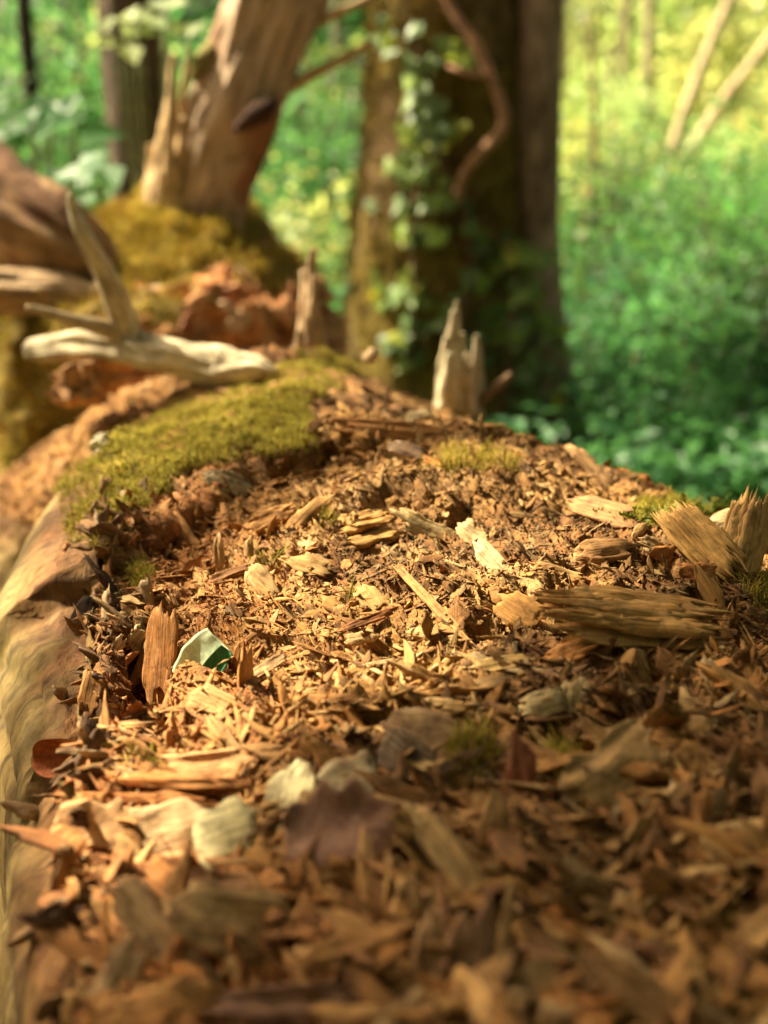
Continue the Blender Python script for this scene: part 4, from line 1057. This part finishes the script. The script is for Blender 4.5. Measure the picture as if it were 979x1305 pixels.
def log_between(name, label, pts, Y, colr, mat, seed, col2=None, cat='log'):
    o = ptube(name, pts, Y, mat, colr, 48, 0.30, 0.22, 12, None, None, seed=seed, col2=col2)
    return tag(o, label, cat)
log_between('bark_log', 'thick reddish-brown bark log sloping down from the left edge', [(-160, 180, 74), (-60, 232, 70), (10, 272, 62), (60, 300, 54), (105, 326, 44), (140, 345, 26)], [2.9, 2.75, 2.65, 2.6, 2.6, 2.6], (0.42, 0.27, 0.14), M_BARK, 31.0, (0.17, 0.085, 0.04))
log_between('bare_log', 'pale barkless log lying below the reddish bark log at the left', [(-120, 365, 30), (-20, 372, 28), (60, 376, 26), (125, 384, 18)], 2.5, (0.42, 0.30, 0.18), M_BARK, 33.0)
pk = piece('wood_chunk', 'pinkish rotten chunk under the left end of the dead branch', 'wood chunk', 70, 492, 140, 486, 52, 60, (0.55, 0.33, 0.19), 0.7, 0.05, 0.5, 0.25, n=34, m=26, base=(150, 520), up=0.2)

def tree(name, label, pts, Y, colr, m=20, col2=None, seed=1.0, group=None, mat=None, lump=0.08, groove=0.08):
    b = at(pts[0][0], pts[0][1], Y)
    t = empty(name, (b[0], b[1], 0), label, 'tree', group)
    ptube('trunk', pts, Y, mat or M_BARK, colr, m, lump, groove, 6, t, None, seed=seed, col2=col2)
    return t
t_dark = tree('forest_tree', 'dark straight tree trunk standing just behind the leaning trunk', [(200, 460, 50), (190, 300, 44), (182, 200, 42), (174, 100, 42), (166, 0, 42), (150, -200, 42), (120, -700, 36), (90, -1400, 22)], 4.3, (0.10, 0.075, 0.05), seed=41.0)
t_thin = tree('forest_tree', 'thin dark trunk near the upper left corner', [(55, 330, 14), (48, 200, 13), (38, 90, 11), (30, 0, 10), (24, -200, 9), (10, -600, 6)], 6.0, (0.05, 0.035, 0.025), 12, seed=42.0)

# the big ivy-clad tree: two fused stems
ITX = at(575, 560, 3.95)
ivt = empty('ivy_tree', (ITX[0], ITX[1], 0), 'big mossy twin-stemmed tree trunk climbed by ivy', 'tree')
def stem_rows(rows, Y, name, colr, col2, seed, label, m=48):
    pts = [((l + r) / 2, y, (r - l) / 2) for (y, l, r) in rows]
    return ptube(name, pts, Y, M_BARK, colr, m, 0.07, 0.07, 8, ivt, label, seed=seed, col2=col2)
stem_rows([(680, 415, 725), (560, 432, 700), (430, 444, 678), (300, 452, 672), (230, 460, 668), (120, 468, 664), (0, 472, 662), (-200, 480, 660), (-700, 500, 650), (-1500, 540, 640)], 3.95, 'trunk', (0.20, 0.135, 0.06), (0.22, 0.165, 0.03), 51.0, 'mossy ivy-covered left stem')
stem_rows([(680, 640, 790), (560, 650, 742), (430, 655, 722), (300, 658, 712), (120, 660, 714), (0, 662, 717), (-200, 668, 730), (-700, 690, 770), (-1500, 740, 830)], 3.86, 'trunk', (0.44, 0.33, 0.25), (0.28, 0.20, 0.14), 52.0, 'bare grey-brown right stem', 32)
# moss on the left flank of the stem
rows = []
sx_, sn_ = [], []
for o in ivt.children:
    if o.get('label', '').startswith('mossy'):
        me = o.data; co = np.zeros(len(me.vertices) * 3, np.float32); me.vertices.foreach_get('co', co); co = co.reshape(-1, 3)
        no = np.zeros(len(me.vertices) * 3, np.float32); me.vertices.foreach_get('normal', no); no = no.reshape(-1, 3)
        k = (no[:, 1] < 0.3) & (co[:, 2] < 1.3) & (co[:, 2] > 0.0)
        STC, STN = co, no
        kk = np.where(k)[0]
i2 = RNG.choice(kk, 9000)
pp = STC[i2] + RNG.normal(0, 0.012, (9000, 3)); nn_ = STN[i2]
pp = pp - nn_ * (np.einsum('ij,ij->i', pp - STC[i2], nn_))[:, None]
o = moss_on(pp, nn_, 9000, 0.022, 'moss', None, np.array([[0.26, 0.19, 0.03], [0.18, 0.15, 0.03], [0.34, 0.23, 0.03], [0.11, 0.10, 0.022], [0.20, 0.11, 0.03]]))
del o['category']; put(o, ivt)

# climbing stem and ivy
vine = ptube('vine', [(560, -20, 6), (582, 22, 6), (604, 52, 7), (618, 80, 8), (630, 110, 8), (641, 140, 8), (640, 165, 8), (618, 190, 8), (600, 210, 8), (588, 232, 7), (583, 260, 6)], [3.72, 3.70, 3.68, 3.68, 3.67, 3.66, 3.66, 3.66, 3.67, 3.68, 3.71], M_GREY, (0.42, 0.24, 0.14), 12, 0.12, 0.1, 5, None, None, seed=61.0)
tag(vine, 'bare reddish-brown vine stem winding down the front of the ivy tree', 'vine')
tw = ptube('vine', [(628, 98, 4), (610, 96, 4), (590, 92, 4), (572, 84, 3)], [3.67, 3.66, 3.67, 3.70], M_GREY, (0.42, 0.24, 0.14), 8, 0.1, 0.1, 4, None, None, seed=62.0)
tag(tw, 'short side shoot branching left from the winding vine', 'vine')
ivy = empty('ivy', (ITX[0], ITX[1] - 0.25, 0.0), 'ivy with lobed green leaves climbing the front of the big trunk', 'ivy')
def ivy_mesh(w):
    out = [(0, -0.12), (0.34, -0.28), (0.50, 0.02), (0.34, 0.22), (0.22, 0.36), (0.0, 0.72), (-0.22, 0.36), (-0.34, 0.22), (-0.50, 0.02), (-0.34, -0.28)]
    V = [(0, 0.05, 0.05)] + [(x * w, y, -0.10 * abs(x) + 0.03 * math.sin(7 * x + y * 9)) for x, y in out]
    T = [(0, i + 1, (i + 1) % 10 + 1) for i in range(10)]
    return mesh_obj('leaf', np.array(V), None, np.array(T), M_IVY, None, None, None, False, False).data
im = [ivy_mesh(1.0), ivy_mesh(1.2), ivy_mesh(0.85)]
clusters = [(540, 135, 22, 30, 9), (520, 110, 22, 25, 7), (535, 165, 30, 25, 9), (575, 160, 16, 18, 6), (530, 210, 28, 22, 9), (520, 290, 26, 26, 9), (545, 300, 22, 18, 7), (565, 250, 22, 24, 7), (495, 40, 26, 30, 8), (560, 60, 26, 30, 6),
            (530, 355, 20, 28, 8), (495, 370, 30, 24, 9), (540, 400, 30, 24, 8), (640, 320, 45, 18, 12), (670, 340, 35, 25, 9), (600, 300, 22, 30, 7), (640, 390, 45, 40, 14), (620, 440, 50, 40, 14), (660, 470, 45, 36, 14), (690, 420, 30, 40, 9), (510, 440, 35, 24, 9), (600, 360, 20, 26, 6), (680, 520, 40, 22, 9)]
for (cx, cy, rx, ry, n) in clusters:
    for j in range(n):
        px = random.gauss(cx, rx * 0.6); py = random.gauss(cy, ry * 0.6)
        fx = (px - 565) / 105
        Yq = 3.95 - 0.235 * math.sqrt(max(0.05, 1 - min(fx * fx, 0.95))) - random.uniform(0.0, 0.05)
        if px > 655: Yq = 3.72 - random.uniform(0, 0.05)
        P = at(px, py, Yq)
        s = random.uniform(0.04, 0.078)
        o = bpy.data.objects.new('leaf', random.choice(im)); COL.objects.link(o)
        Z = norm(np.array([random.gauss(-0.25, 0.45), -0.8 + random.gauss(0, 0.3), random.gauss(0.5, 0.35)]))
        a = np.array([random.gauss(0, 0.5), 0.0, -1.0]); Yv = norm(a - Z * (a @ Z)); X_ = np.cross(Yv, Z)
        basis(o, X_, Yv, Z, P, (s, s, s))
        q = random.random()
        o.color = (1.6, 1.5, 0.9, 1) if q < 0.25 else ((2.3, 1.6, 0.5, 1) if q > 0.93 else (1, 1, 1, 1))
        o.parent = ivy; o.matrix_parent_inverse = Matrix.Translation(ivy.location).inverted()
for pts in [[(585, 540, 5), (590, 440, 5), (600, 340, 4), (590, 270, 4), (560, 200, 3), (545, 120, 3), (530, 40, 2)], [(640, 540, 5), (650, 440, 4), (660, 340, 4), (640, 310, 3)], [(520, 470, 4), (530, 380, 4), (525, 300, 3), (535, 220, 3)]]:
    ptube('stem', pts, 3.70, M_GREY, (0.15, 0.09, 0.05), 8, 0.1, 0.1, 4, ivy, None, seed=63.0)

# saplings and leaning poles in the clearing at the right
PALEP = (0.72, 0.60, 0.38)
tree('sapling', 'pale leaning pole in the bright clearing, the left one of two', [(838, 260, 8), (858, 190, 8), (878, 130, 8), (905, 60, 7), (935, -10, 7), (980, -110, 5)], 8.0, PALEP, 10, seed=71.0)
tree('sapling', 'pale leaning pole at the right edge, more slanted than its neighbour', [(870, 215, 8), (890, 180, 8), (925, 125, 8), (960, 80, 7), (1010, 10, 6), (1060, -60, 4)], 8.4, PALEP, 10, seed=72.0)
tree('sapling', 'slim yellowish stem rising from the undergrowth right of the big trunk', [(738, 420, 7), (744, 340, 7), (750, 270, 6), (756, 205, 5), (758, 120, 4), (750, 20, 3)], 5.5, (0.40, 0.30, 0.14), 10, seed=73.0)
tree('sapling', 'dark thin stem low in the undergrowth at the right', [(778, 560, 6), (784, 480, 6), (788, 400, 5), (780, 320, 4), (776, 240, 3)], 4.6, (0.09, 0.06, 0.035), 10, seed=74.0)
tree('sapling', 'pale upright sapling far back beside the big trunk', [(712, 300, 8), (716, 200, 8), (718, 100, 7), (716, -40, 6), (720, -260, 4)], 11.0, PALEP, 10, seed=75.0)
tree('sapling', 'pale upright sapling far back in the middle of the clearing', [(820, 240, 8), (824, 140, 8), (828, 40, 7), (830, -100, 6), (836, -300, 4)], 12.0, (0.52, 0.44, 0.3), 10, seed=76.0)
tree('sapling', 'thin pale sapling left of the middle one in the clearing', [(792, 240, 5), (794, 140, 5), (798, 40, 5), (800, -100, 4)], 13.0, (0.50, 0.42, 0.28), 10, seed=77.0)
tree('sapling', 'grey sapling at the left margin of the photo', [(0, 220, 7), (3, 120, 7), (5, 40, 6), (8, -100, 5)], 9.0, (0.40, 0.36, 0.28), 10, seed=78.0)
tree('sapling', 'slim grey stem between the leaning trunk and the big tree', [(418, 330, 7), (424, 230, 7), (428, 130, 6), (430, 0, 6), (436, -200, 4)], 10.0, (0.30, 0.27, 0.18), 10, seed=79.0)

for i, (px, py0, py1, lean, hw, Y, c, look) in enumerate([(745, 480, 230, 14, 4, 4.9, (0.10, 0.07, 0.04), 'dark bent stem right beside the big trunk'), (815, 560, 330, -18, 4, 4.5, (0.12, 0.085, 0.05), 'dark slanting stem left of centre in the right undergrowth'), (868, 600, 380, 20, 4, 4.3, (0.09, 0.06, 0.035), 'dark stem leaning right low in the right undergrowth'),
        (935, 520, 300, -10, 4, 5.0, (0.30, 0.22, 0.12), 'tan stem among the shaded shrubs near the right edge'), (905, 420, 190, 26, 4, 6.0, (0.36, 0.28, 0.16), 'tan stem leaning right below the pale poles'), (965, 430, 250, -22, 5, 5.6, (0.07, 0.05, 0.03), 'dark stem leaning left at the right edge'),
        (850, 360, 120, -12, 5, 8.2, (0.60, 0.50, 0.32), 'pale stem behind the pale poles'), (770, 300, 60, 10, 5, 9.0, (0.55, 0.45, 0.28), 'pale stem rising between the saplings'), (380, 330, 60, 8, 5, 7.0, (0.20, 0.15, 0.09), 'brown stem nearest the leaning trunk'), (448, 300, 80, -6, 4, 7.5, (0.25, 0.2, 0.12), 'brown stem close to the left side of the big trunk'), (70, 250, -20, 18, 6, 7.0, (0.08, 0.055, 0.035), 'dark stem right of the thin trunk at the upper left'), (105, 230, -20, -10, 5, 8.0, (0.22, 0.18, 0.1), 'grey-brown stem left of the dark straight trunk')]):
    n_ = 6; pts = [(px + lean * t + random.gauss(0, 2.5), py0 + (py1 - py0) * t, hw * (1 - 0.6 * t)) for t in np.linspace(0, 1, n_)]
    tree('sapling', look, pts, Y, c, 8, seed=80.0 + i)

# ------------------------------------------------------------------ undergrowth
def leaf_quads(P, Z, size, rng=RNG, asp=0.62):
    """many single leaves: each a folded diamond of two triangles either side of the midrib"""
    n = len(P)
    a = rng.normal(0, 1, (n, 3)); X = norm(a - Z * (a * Z).sum(1, keepdims=True)); Y = np.cross(Z, X)
    s = size[:, None]
    v0 = P; v1 = P + X * s * 0.45 + Y * s * asp * 0.5 + Z * s * 0.08; v2 = P + X * s - Z * s * 0.1; v3 = P + X * s * 0.45 - Y * s * asp * 0.5 + Z * s * 0.08
    V = np.stack([v0, v1, v2, v3], 1).reshape(-1, 3)
    i = np.arange(n)[:, None] * 4
    T = np.concatenate([i + np.array([[0, 2, 1]]), i + np.array([[0, 3, 2]])])
    return V, T

def make_shrub(k, mat, h, w_, nl, size):
    root = empty('shrub', (0, 0, 0))
    b = Bag(); pts = []
    for s in range(9):
        a = random.uniform(0, 6.28); r = random.uniform(0.2, 1) * w_
        tip = np.array([math.cos(a) * r, math.sin(a) * r, h * random.uniform(0.55, 1.0)])
        mid = tip * np.array([0.4, 0.4, 0.55]) + np.random.default_rng(s + k).normal(0, 0.05, 3)
        V, Q, T, G = tube(np.array([[0.02 * s, 0, 0], mid, tip]), [0.012, 0.008, 0.003], 5, sub=3)
        b.add(V, Q, T, (0.22, 0.15, 0.08), G)
        t = np.random.default_rng(s + 10 * k).random(nl // 9) ** 0.7
        q = np.where(t[:, None] < 0.5, mid * (t * 2)[:, None], mid + (tip - mid) * ((t - 0.5) * 2)[:, None])
        pts.append(q + RNG.normal(0, 1, (len(q), 3)) * np.array([0.16, 0.16, 0.13]) * (0.5 + w_))
    P = np.concatenate(pts); P[:, 2] = np.abs(P[:, 2])
    Z = norm(RNG.normal(0, 0.55, P.shape) + np.array([-0.1, -0.1, 0.9]))
    V, T = leaf_quads(P, Z, RNG.uniform(0.5, 1.3, len(P)) * size)
    b.build('stems', M_GREY, root)
    mesh_obj('leaves', V, None, T, mat, None, None, root, False)
    return root
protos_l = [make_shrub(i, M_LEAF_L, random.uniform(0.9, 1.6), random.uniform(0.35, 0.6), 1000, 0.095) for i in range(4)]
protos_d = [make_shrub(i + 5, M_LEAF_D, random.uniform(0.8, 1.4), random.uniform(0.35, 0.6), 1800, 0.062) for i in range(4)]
used = set()
def shrub(px, Y, s, lit, label, group, zdrop=0.0):
    pr = random.choice(protos_l if lit else protos_d)
    if pr.name not in used: used.add(pr.name); o = pr
    else: o = copy_tree(pr)
    x = (px - 489.5) / FPX * (Y * math.cos(PITCH) + 0.3)
    o.location = (x, Y, float(ground_z(np.array(x), np.array(Y))) - 0.02 - zdrop); o.rotation_euler = (0, 0, random.uniform(0, 6.28)); o.scale = (s, s, s * random.uniform(0.85, 1.15))
    tag(o, label, 'shrub', group)
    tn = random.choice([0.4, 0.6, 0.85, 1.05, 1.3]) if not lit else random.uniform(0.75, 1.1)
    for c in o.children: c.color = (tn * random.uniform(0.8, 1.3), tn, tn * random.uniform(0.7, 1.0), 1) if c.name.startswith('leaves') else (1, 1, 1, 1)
    return o
def shrubs(rows, group, kind, mixf):
    """rows from the camera backwards: (where, Y spread, [(px, Y, s)...]); each shrub is named by its row and its place in it"""
    for where, lst in rows:
        order = sorted(lst)
        for (px, Y, s) in lst:
            i_ = order.index((px, Y, s)); n_ = len(lst)
            pos = 'leftmost' if i_ == 0 else ('rightmost' if i_ == n_ - 1 else ['', 'second', 'third', 'fourth', 'fifth', 'sixth'][i_] + ' from left')
            lab = '%s %s, %s' % (kind, where, pos)
            shrub(px, Y, s, mixf(Y), lab, group)
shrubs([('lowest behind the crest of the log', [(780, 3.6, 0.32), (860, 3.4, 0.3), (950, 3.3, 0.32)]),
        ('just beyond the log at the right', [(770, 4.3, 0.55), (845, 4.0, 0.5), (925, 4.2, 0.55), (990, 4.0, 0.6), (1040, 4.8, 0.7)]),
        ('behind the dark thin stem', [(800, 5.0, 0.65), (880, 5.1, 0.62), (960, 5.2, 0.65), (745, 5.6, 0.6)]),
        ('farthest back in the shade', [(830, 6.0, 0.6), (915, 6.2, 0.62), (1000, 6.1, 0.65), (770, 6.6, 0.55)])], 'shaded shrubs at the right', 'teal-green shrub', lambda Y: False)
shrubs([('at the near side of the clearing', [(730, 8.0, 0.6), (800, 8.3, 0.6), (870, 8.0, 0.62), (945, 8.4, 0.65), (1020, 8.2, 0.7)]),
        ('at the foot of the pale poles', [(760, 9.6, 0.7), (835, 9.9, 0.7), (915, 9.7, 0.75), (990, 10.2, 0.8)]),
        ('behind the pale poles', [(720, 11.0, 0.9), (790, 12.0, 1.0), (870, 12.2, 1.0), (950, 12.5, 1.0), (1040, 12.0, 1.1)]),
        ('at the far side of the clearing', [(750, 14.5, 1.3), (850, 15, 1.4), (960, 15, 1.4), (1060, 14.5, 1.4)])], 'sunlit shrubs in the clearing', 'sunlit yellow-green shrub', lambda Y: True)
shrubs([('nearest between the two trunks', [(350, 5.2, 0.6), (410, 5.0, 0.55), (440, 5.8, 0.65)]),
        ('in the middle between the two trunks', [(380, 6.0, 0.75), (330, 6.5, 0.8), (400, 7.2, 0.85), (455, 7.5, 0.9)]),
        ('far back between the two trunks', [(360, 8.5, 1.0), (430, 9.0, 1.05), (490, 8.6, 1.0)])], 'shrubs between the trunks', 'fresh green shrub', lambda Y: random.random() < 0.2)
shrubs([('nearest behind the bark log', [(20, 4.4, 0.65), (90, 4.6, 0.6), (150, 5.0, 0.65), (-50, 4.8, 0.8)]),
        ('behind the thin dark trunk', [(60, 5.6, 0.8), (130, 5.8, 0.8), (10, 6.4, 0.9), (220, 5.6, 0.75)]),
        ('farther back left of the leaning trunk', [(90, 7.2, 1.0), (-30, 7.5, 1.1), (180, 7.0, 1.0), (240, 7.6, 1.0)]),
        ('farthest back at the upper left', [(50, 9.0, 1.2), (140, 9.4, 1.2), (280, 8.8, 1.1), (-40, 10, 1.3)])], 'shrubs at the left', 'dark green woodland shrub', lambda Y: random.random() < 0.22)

# a leafy sprig close behind the bark log, big teal leaves
def sprig(px, py, Y, n, r, s, label, lit=False):
    P = np.array([at(px + random.gauss(0, r), py + random.gauss(0, r * 0.5), Y + random.uniform(-0.15, 0.15)) for _ in range(n)])
    root = empty('leafy_sprig', (at(px, py, Y)[0], Y, 0.0), label, 'plant')
    base = np.array([at(px, py, Y)[0], Y, 0.0])
    b = Bag(); lf = []
    for p in P:
        V, Q, T, G = tube(np.array([base, (base + p) / 2 + np.array([0, 0, 0.08]), p]), [0.006, 0.004, 0.002], 5, sub=3)
        b.add(V, Q, T, (0.12, 0.14, 0.05), G)
    o = b.build('stems', M_GREY); put(o, root)
    for p in P:
        V, T = leaf_quads(p[None], norm(np.array([[random.gauss(0, 0.3), -0.45, 0.8]])), np.array([s * random.uniform(0.7, 1.3)]), asp=0.75)
        o = mesh_obj('leaf', V, None, T, M_LEAF_L if lit else M_LEAF_D, None, None, None, False); put(o, root)
sprig(110, 222, 2.95, 7, 26, 0.09, 'few broad teal leaves hanging over the reddish bark log')
sprig(40, 150, 3.6, 16, 34, 0.10, 'dark broad-leaved sprig near the left margin')
sprig(185, 30, 3.4, 14, 26, 0.07, 'bright yellow-green sprig in front of the dark trunk at the top', True)
sprig(345, 300, 3.6, 10, 18, 0.06, 'light green sprig right of the mossy stump', True)

# low leafy ground cover and dead leaves: nobody could count them
def cover(n, y0, y1, smin, smax, mat, name, label, hz, seed, xmul=0.42, dens=0.0):
    Y = y0 + (y1 - y0) * RNG.random(n) ** 1.4
    Xc = (RNG.random(n) * 2 - 1) * (Y * xmul + 0.6)
    if dens:
        k = (Xc * dens > -0.2 * dens); Xc = Xc[k]; Y = Y[k]; n = len(Y)
    if name != 'leaf_litter':
        k = ~((Xc < -0.45) & (Y < 5.6)); Xc = Xc[k]; Y = Y[k]; n = len(Y)
    h = RNG.random(n) * hz * (0.6 + 0.8 * (fbm(Xc * 1.3, Y * 1.3, 0 * Y + seed, 2) + 0.5))
    P = np.stack([Xc, Y, ground_z(Xc, Y) + np.maximum(h, 0.01)], -1)
    Z = norm(RNG.normal(0, 0.5, P.shape) + np.array([0, 0, 1.0]))
    V, T = leaf_quads(P, Z, RNG.uniform(smin, smax, n))
    o = mesh_obj(name, V, None, T, mat, None, None, None, False)
    return tag(o, label, 'ground cover', None, 'stuff')
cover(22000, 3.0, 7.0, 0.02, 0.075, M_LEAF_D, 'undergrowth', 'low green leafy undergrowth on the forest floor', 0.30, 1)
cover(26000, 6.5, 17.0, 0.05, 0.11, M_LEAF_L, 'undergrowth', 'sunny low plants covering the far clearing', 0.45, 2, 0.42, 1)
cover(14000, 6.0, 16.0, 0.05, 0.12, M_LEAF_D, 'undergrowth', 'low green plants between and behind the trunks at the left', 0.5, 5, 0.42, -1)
M_DEAD = leaf_mat('dead_leaf_litter', (0.20, 0.10, 0.04), (0.09, 0.045, 0.02), (0.2, 0.09, 0.03), 0.8, 0.2, 0.1)
cover(9000, -0.4, 4.5, 0.03, 0.07, M_DEAD, 'leaf_litter', 'brown dead leaves littering the ground beside the log', 0.02, 3, 0.5)

# the far wood closes the view: one mass of leaves with trunks in it
n = 42000
a = RNG.uniform(-0.75, 0.75, n); r = RNG.uniform(18, 27, n)
P = np.stack([np.sin(a) * r, np.cos(a) * r, RNG.random(n) ** 1.2 * 7.0], -1)
keep = fbm(P[:, 0] * 0.6, P[:, 1] * 0.6, P[:, 2] * 0.6, 3) > -0.22
P = P[keep]
Z = norm(RNG.normal(0, 0.6, P.shape) + np.array([0, 0, 0.8]))
az = np.arctan2(P[:, 0], P[:, 1])
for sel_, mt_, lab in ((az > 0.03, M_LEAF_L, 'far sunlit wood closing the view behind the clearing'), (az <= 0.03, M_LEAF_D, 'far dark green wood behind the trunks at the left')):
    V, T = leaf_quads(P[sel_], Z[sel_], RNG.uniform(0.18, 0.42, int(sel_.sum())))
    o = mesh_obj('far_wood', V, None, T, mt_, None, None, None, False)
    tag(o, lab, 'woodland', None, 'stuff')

# ------------------------------------------------------------------ unseen tall tree, added to shade the log
def transmit(x, y):
    """sun share let through at each place of the log; the added leaves follow it"""
    px, py, _ = project(np.stack([x, y, 0 * x + 0.76], -1))
    T = np.full(x.shape, 0.60)
    T = np.where(y < 0.60, 0.06, T)
    T = T * (1 - 0.75 * sstep(0.12, 0.26, x) * sstep(1.05, 0.8, y))
    T = np.where((y > 1.1) & (y < 2.2), 0.78, T)
    T = np.where((x < -0.27) & (y < 1.9), 0.6, T)
    T = np.where((x < -0.20) & (y < 0.98), 0.12, T)
    T = np.where(y > 2.3, 1.0, T)
    T = np.where(y > 5.0, 0.9, T)
    return T
st_ = empty('added_shade_tree', (-6.8, -0.8, 0), 'tall leafy tree whose crown hangs over the log', 'tree')
V, Q, T, G = tube(np.array([[-6.8, -0.8, -0.1], [-6.75, -0.75, 2], [-6.6, -0.6, 5], [-6.4, -0.4, 8], [-6.2, -0.2, 11]]), [0.30, 0.24, 0.20, 0.15, 0.06], 16, 0.08, 3, 0.06, 3.0, 5)
o = mesh_obj('trunk', V, Q, T, M_BARK, np.ones((len(V), 3)) * np.array([0.14, 0.10, 0.07]), G); put(o, st_)
b = Bag()
limb_tips = [(-2.6, 1.2, 3.6), (-3.2, 2.4, 5.5), (-5.5, 0.5, 7.5), (-8.5, 3.0, 8.5), (-9.0, 1.5, 8.0), (-9.5, -2.5, 9.0), (-4.5, 2.0, 9.0), (-2.9, 3.8, 5.0)]
for i, tp in enumerate(limb_tips):
    z0 = max(2.2, tp[2] - 2.2)
    V, Q, T, G = tube(np.array([[-6.65, -0.65, z0], [(-6.6 + tp[0]) / 2, (-0.65 + tp[1]) / 2, (z0 + tp[2]) / 2 + 0.3], tp]), [0.06, 0.035, 0.01], 8, 0.08, 3, 0.05, i, 6)
    b.add(V, Q, T, (0.14, 0.10, 0.07), G)
o = b.build('limbs', M_BARK); put(o, st_)
def crown(n, x0, x1, y0, y1, h0, h1, smin, smax, fn, power):
    x = RNG.uniform(x0, x1, n); y = RNG.uniform(y0, y1, n)
    k = RNG.random(n) < fn(x, y)
    x, y = x[k], y[k]
    z = RNG.uniform(h0, h1, len(x))
    t = (z - 0.76) / SUN[2]
    P = np.stack([x, y, 0 * x + 0.76], -1) + SUN * t[:, None]
    Z = norm(RNG.normal(0, 0.5, P.shape) + np.array([0, 0, 1]))
    return leaf_quads(P, Z, RNG.uniform(smin, smax, len(P)))
def patch(x, y):
    px, py, _ = project(np.stack([x, y, 0 * x + 0.765], -1))
    return poly_in(px, py, [(10, 1210), (-20, 930), (150, 850), (380, 880), (410, 1010), (350, 1110), (215, 1165), (110, 1210)])
# added leaves: high ones break up the sun, low ones shade the near end
bb = Bag()
V, T = crown(24000, -3.5, 3.5, -1.5, 7.0, 6.0, 9.5, 0.06, 0.13, lambda x, y: (1 - transmit(x, y)) * ~((np.abs(x + 0.14) < 0.22) & (np.abs(y - 0.72) < 0.2)), 1); bb.add(V, None, T)
V, T = crown(52000, -0.9, 1.4, -1.2, 1.2, 2.4, 3.2, 0.025, 0.045, lambda x, y: np.where(patch(x, y), 0.0, (x < -0.225) * (y < 0.98) * 0.8 + sstep(0.74, 0.60, y - 0.9 * np.clip(x - 0.02, 0, 0.4))), 1); bb.add(V, None, T)
P = np.stack([RNG.uniform(-1.8, 1.9, 14000), RNG.uniform(-2.4, 0.55, 14000), RNG.uniform(1.9, 2.8, 14000)], -1)  # more unseen leaves over the camera, added to block sky light
P = P[RNG.random(len(P)) < sstep(0.55, -0.1, P[:, 1])]
V, T = leaf_quads(P, norm(RNG.normal(0, 0.4, P.shape) + np.array([0, 0, 1])), RNG.uniform(0.06, 0.12, len(P))); bb.add(V, None, T)
o = bb.build('crown', M_CANOPY, None, False); put(o, st_)
# ivy tree crown above the frame, added to block sky light over the log
ncr = 7000
P = np.stack([RNG.uniform(-5.0, 4.5, ncr), RNG.uniform(-3.5, 6.5, ncr), RNG.uniform(7.0, 11.0, ncr)], -1)
P = P[fbm(P[:, 0] * 0.5, P[:, 1] * 0.5, 0 * P[:, 0] + 2, 2) > -0.02]
Z = norm(RNG.normal(0, 0.5, P.shape) + np.array([0, 0, 1]))
V, T = leaf_quads(P, Z, RNG.uniform(0.18, 0.34, len(P)))
o = mesh_obj('crown', V, None, T, M_CANOPY, None, None, None, False); put(o, ivt)
b = Bag()
for i in range(9):
    tp = np.array([random.uniform(-4, 4), random.uniform(-2.5, 5.5), random.uniform(8, 10.5)]); z0 = random.uniform(5, 7)
    V, Q, T, G = tube(np.array([[ITX[0] - 0.05, ITX[1], z0 - 1.0], [(ITX[0] + tp[0]) / 2, (ITX[1] + tp[1]) / 2, (z0 + tp[2]) / 2 + 0.4], tp]), [0.10, 0.06, 0.02], 8, 0.08, 3, 0.05, i, 6)
    b.add(V, Q, T, (0.13, 0.09, 0.05), G)
o = b.build('limbs', M_BARK); put(o, ivt)
# unseen wood round the camera, added to block sky light; low towards the sun
n = 26000
a = RNG.uniform(0.85, 2 * math.pi - 0.85, n); rr = RNG.uniform(7.5, 15, n)
hmax = np.where(np.abs(((a - SUN_AZ + math.pi) % (2 * math.pi)) - math.pi) < 0.9, rr * 0.45, 10.0)
P = np.stack([np.sin(a) * rr, np.cos(a) * rr, RNG.random(n) * hmax], -1)
P = P[fbm(P[:, 0] * 0.5, P[:, 1] * 0.5, P[:, 2] * 0.5, 3) > -0.2]
V, T = leaf_quads(P, norm(RNG.normal(0, 0.7, P.shape) + np.array([0, 0, 0.6])), RNG.uniform(0.25, 0.5, len(P)))
o = mesh_obj('surrounding_wood', V, None, T, M_CANOPY, None, None, None, False)
tag(o, 'unseen leafy wood round the log, added to block low sky light', 'woodland', None, 'stuff')
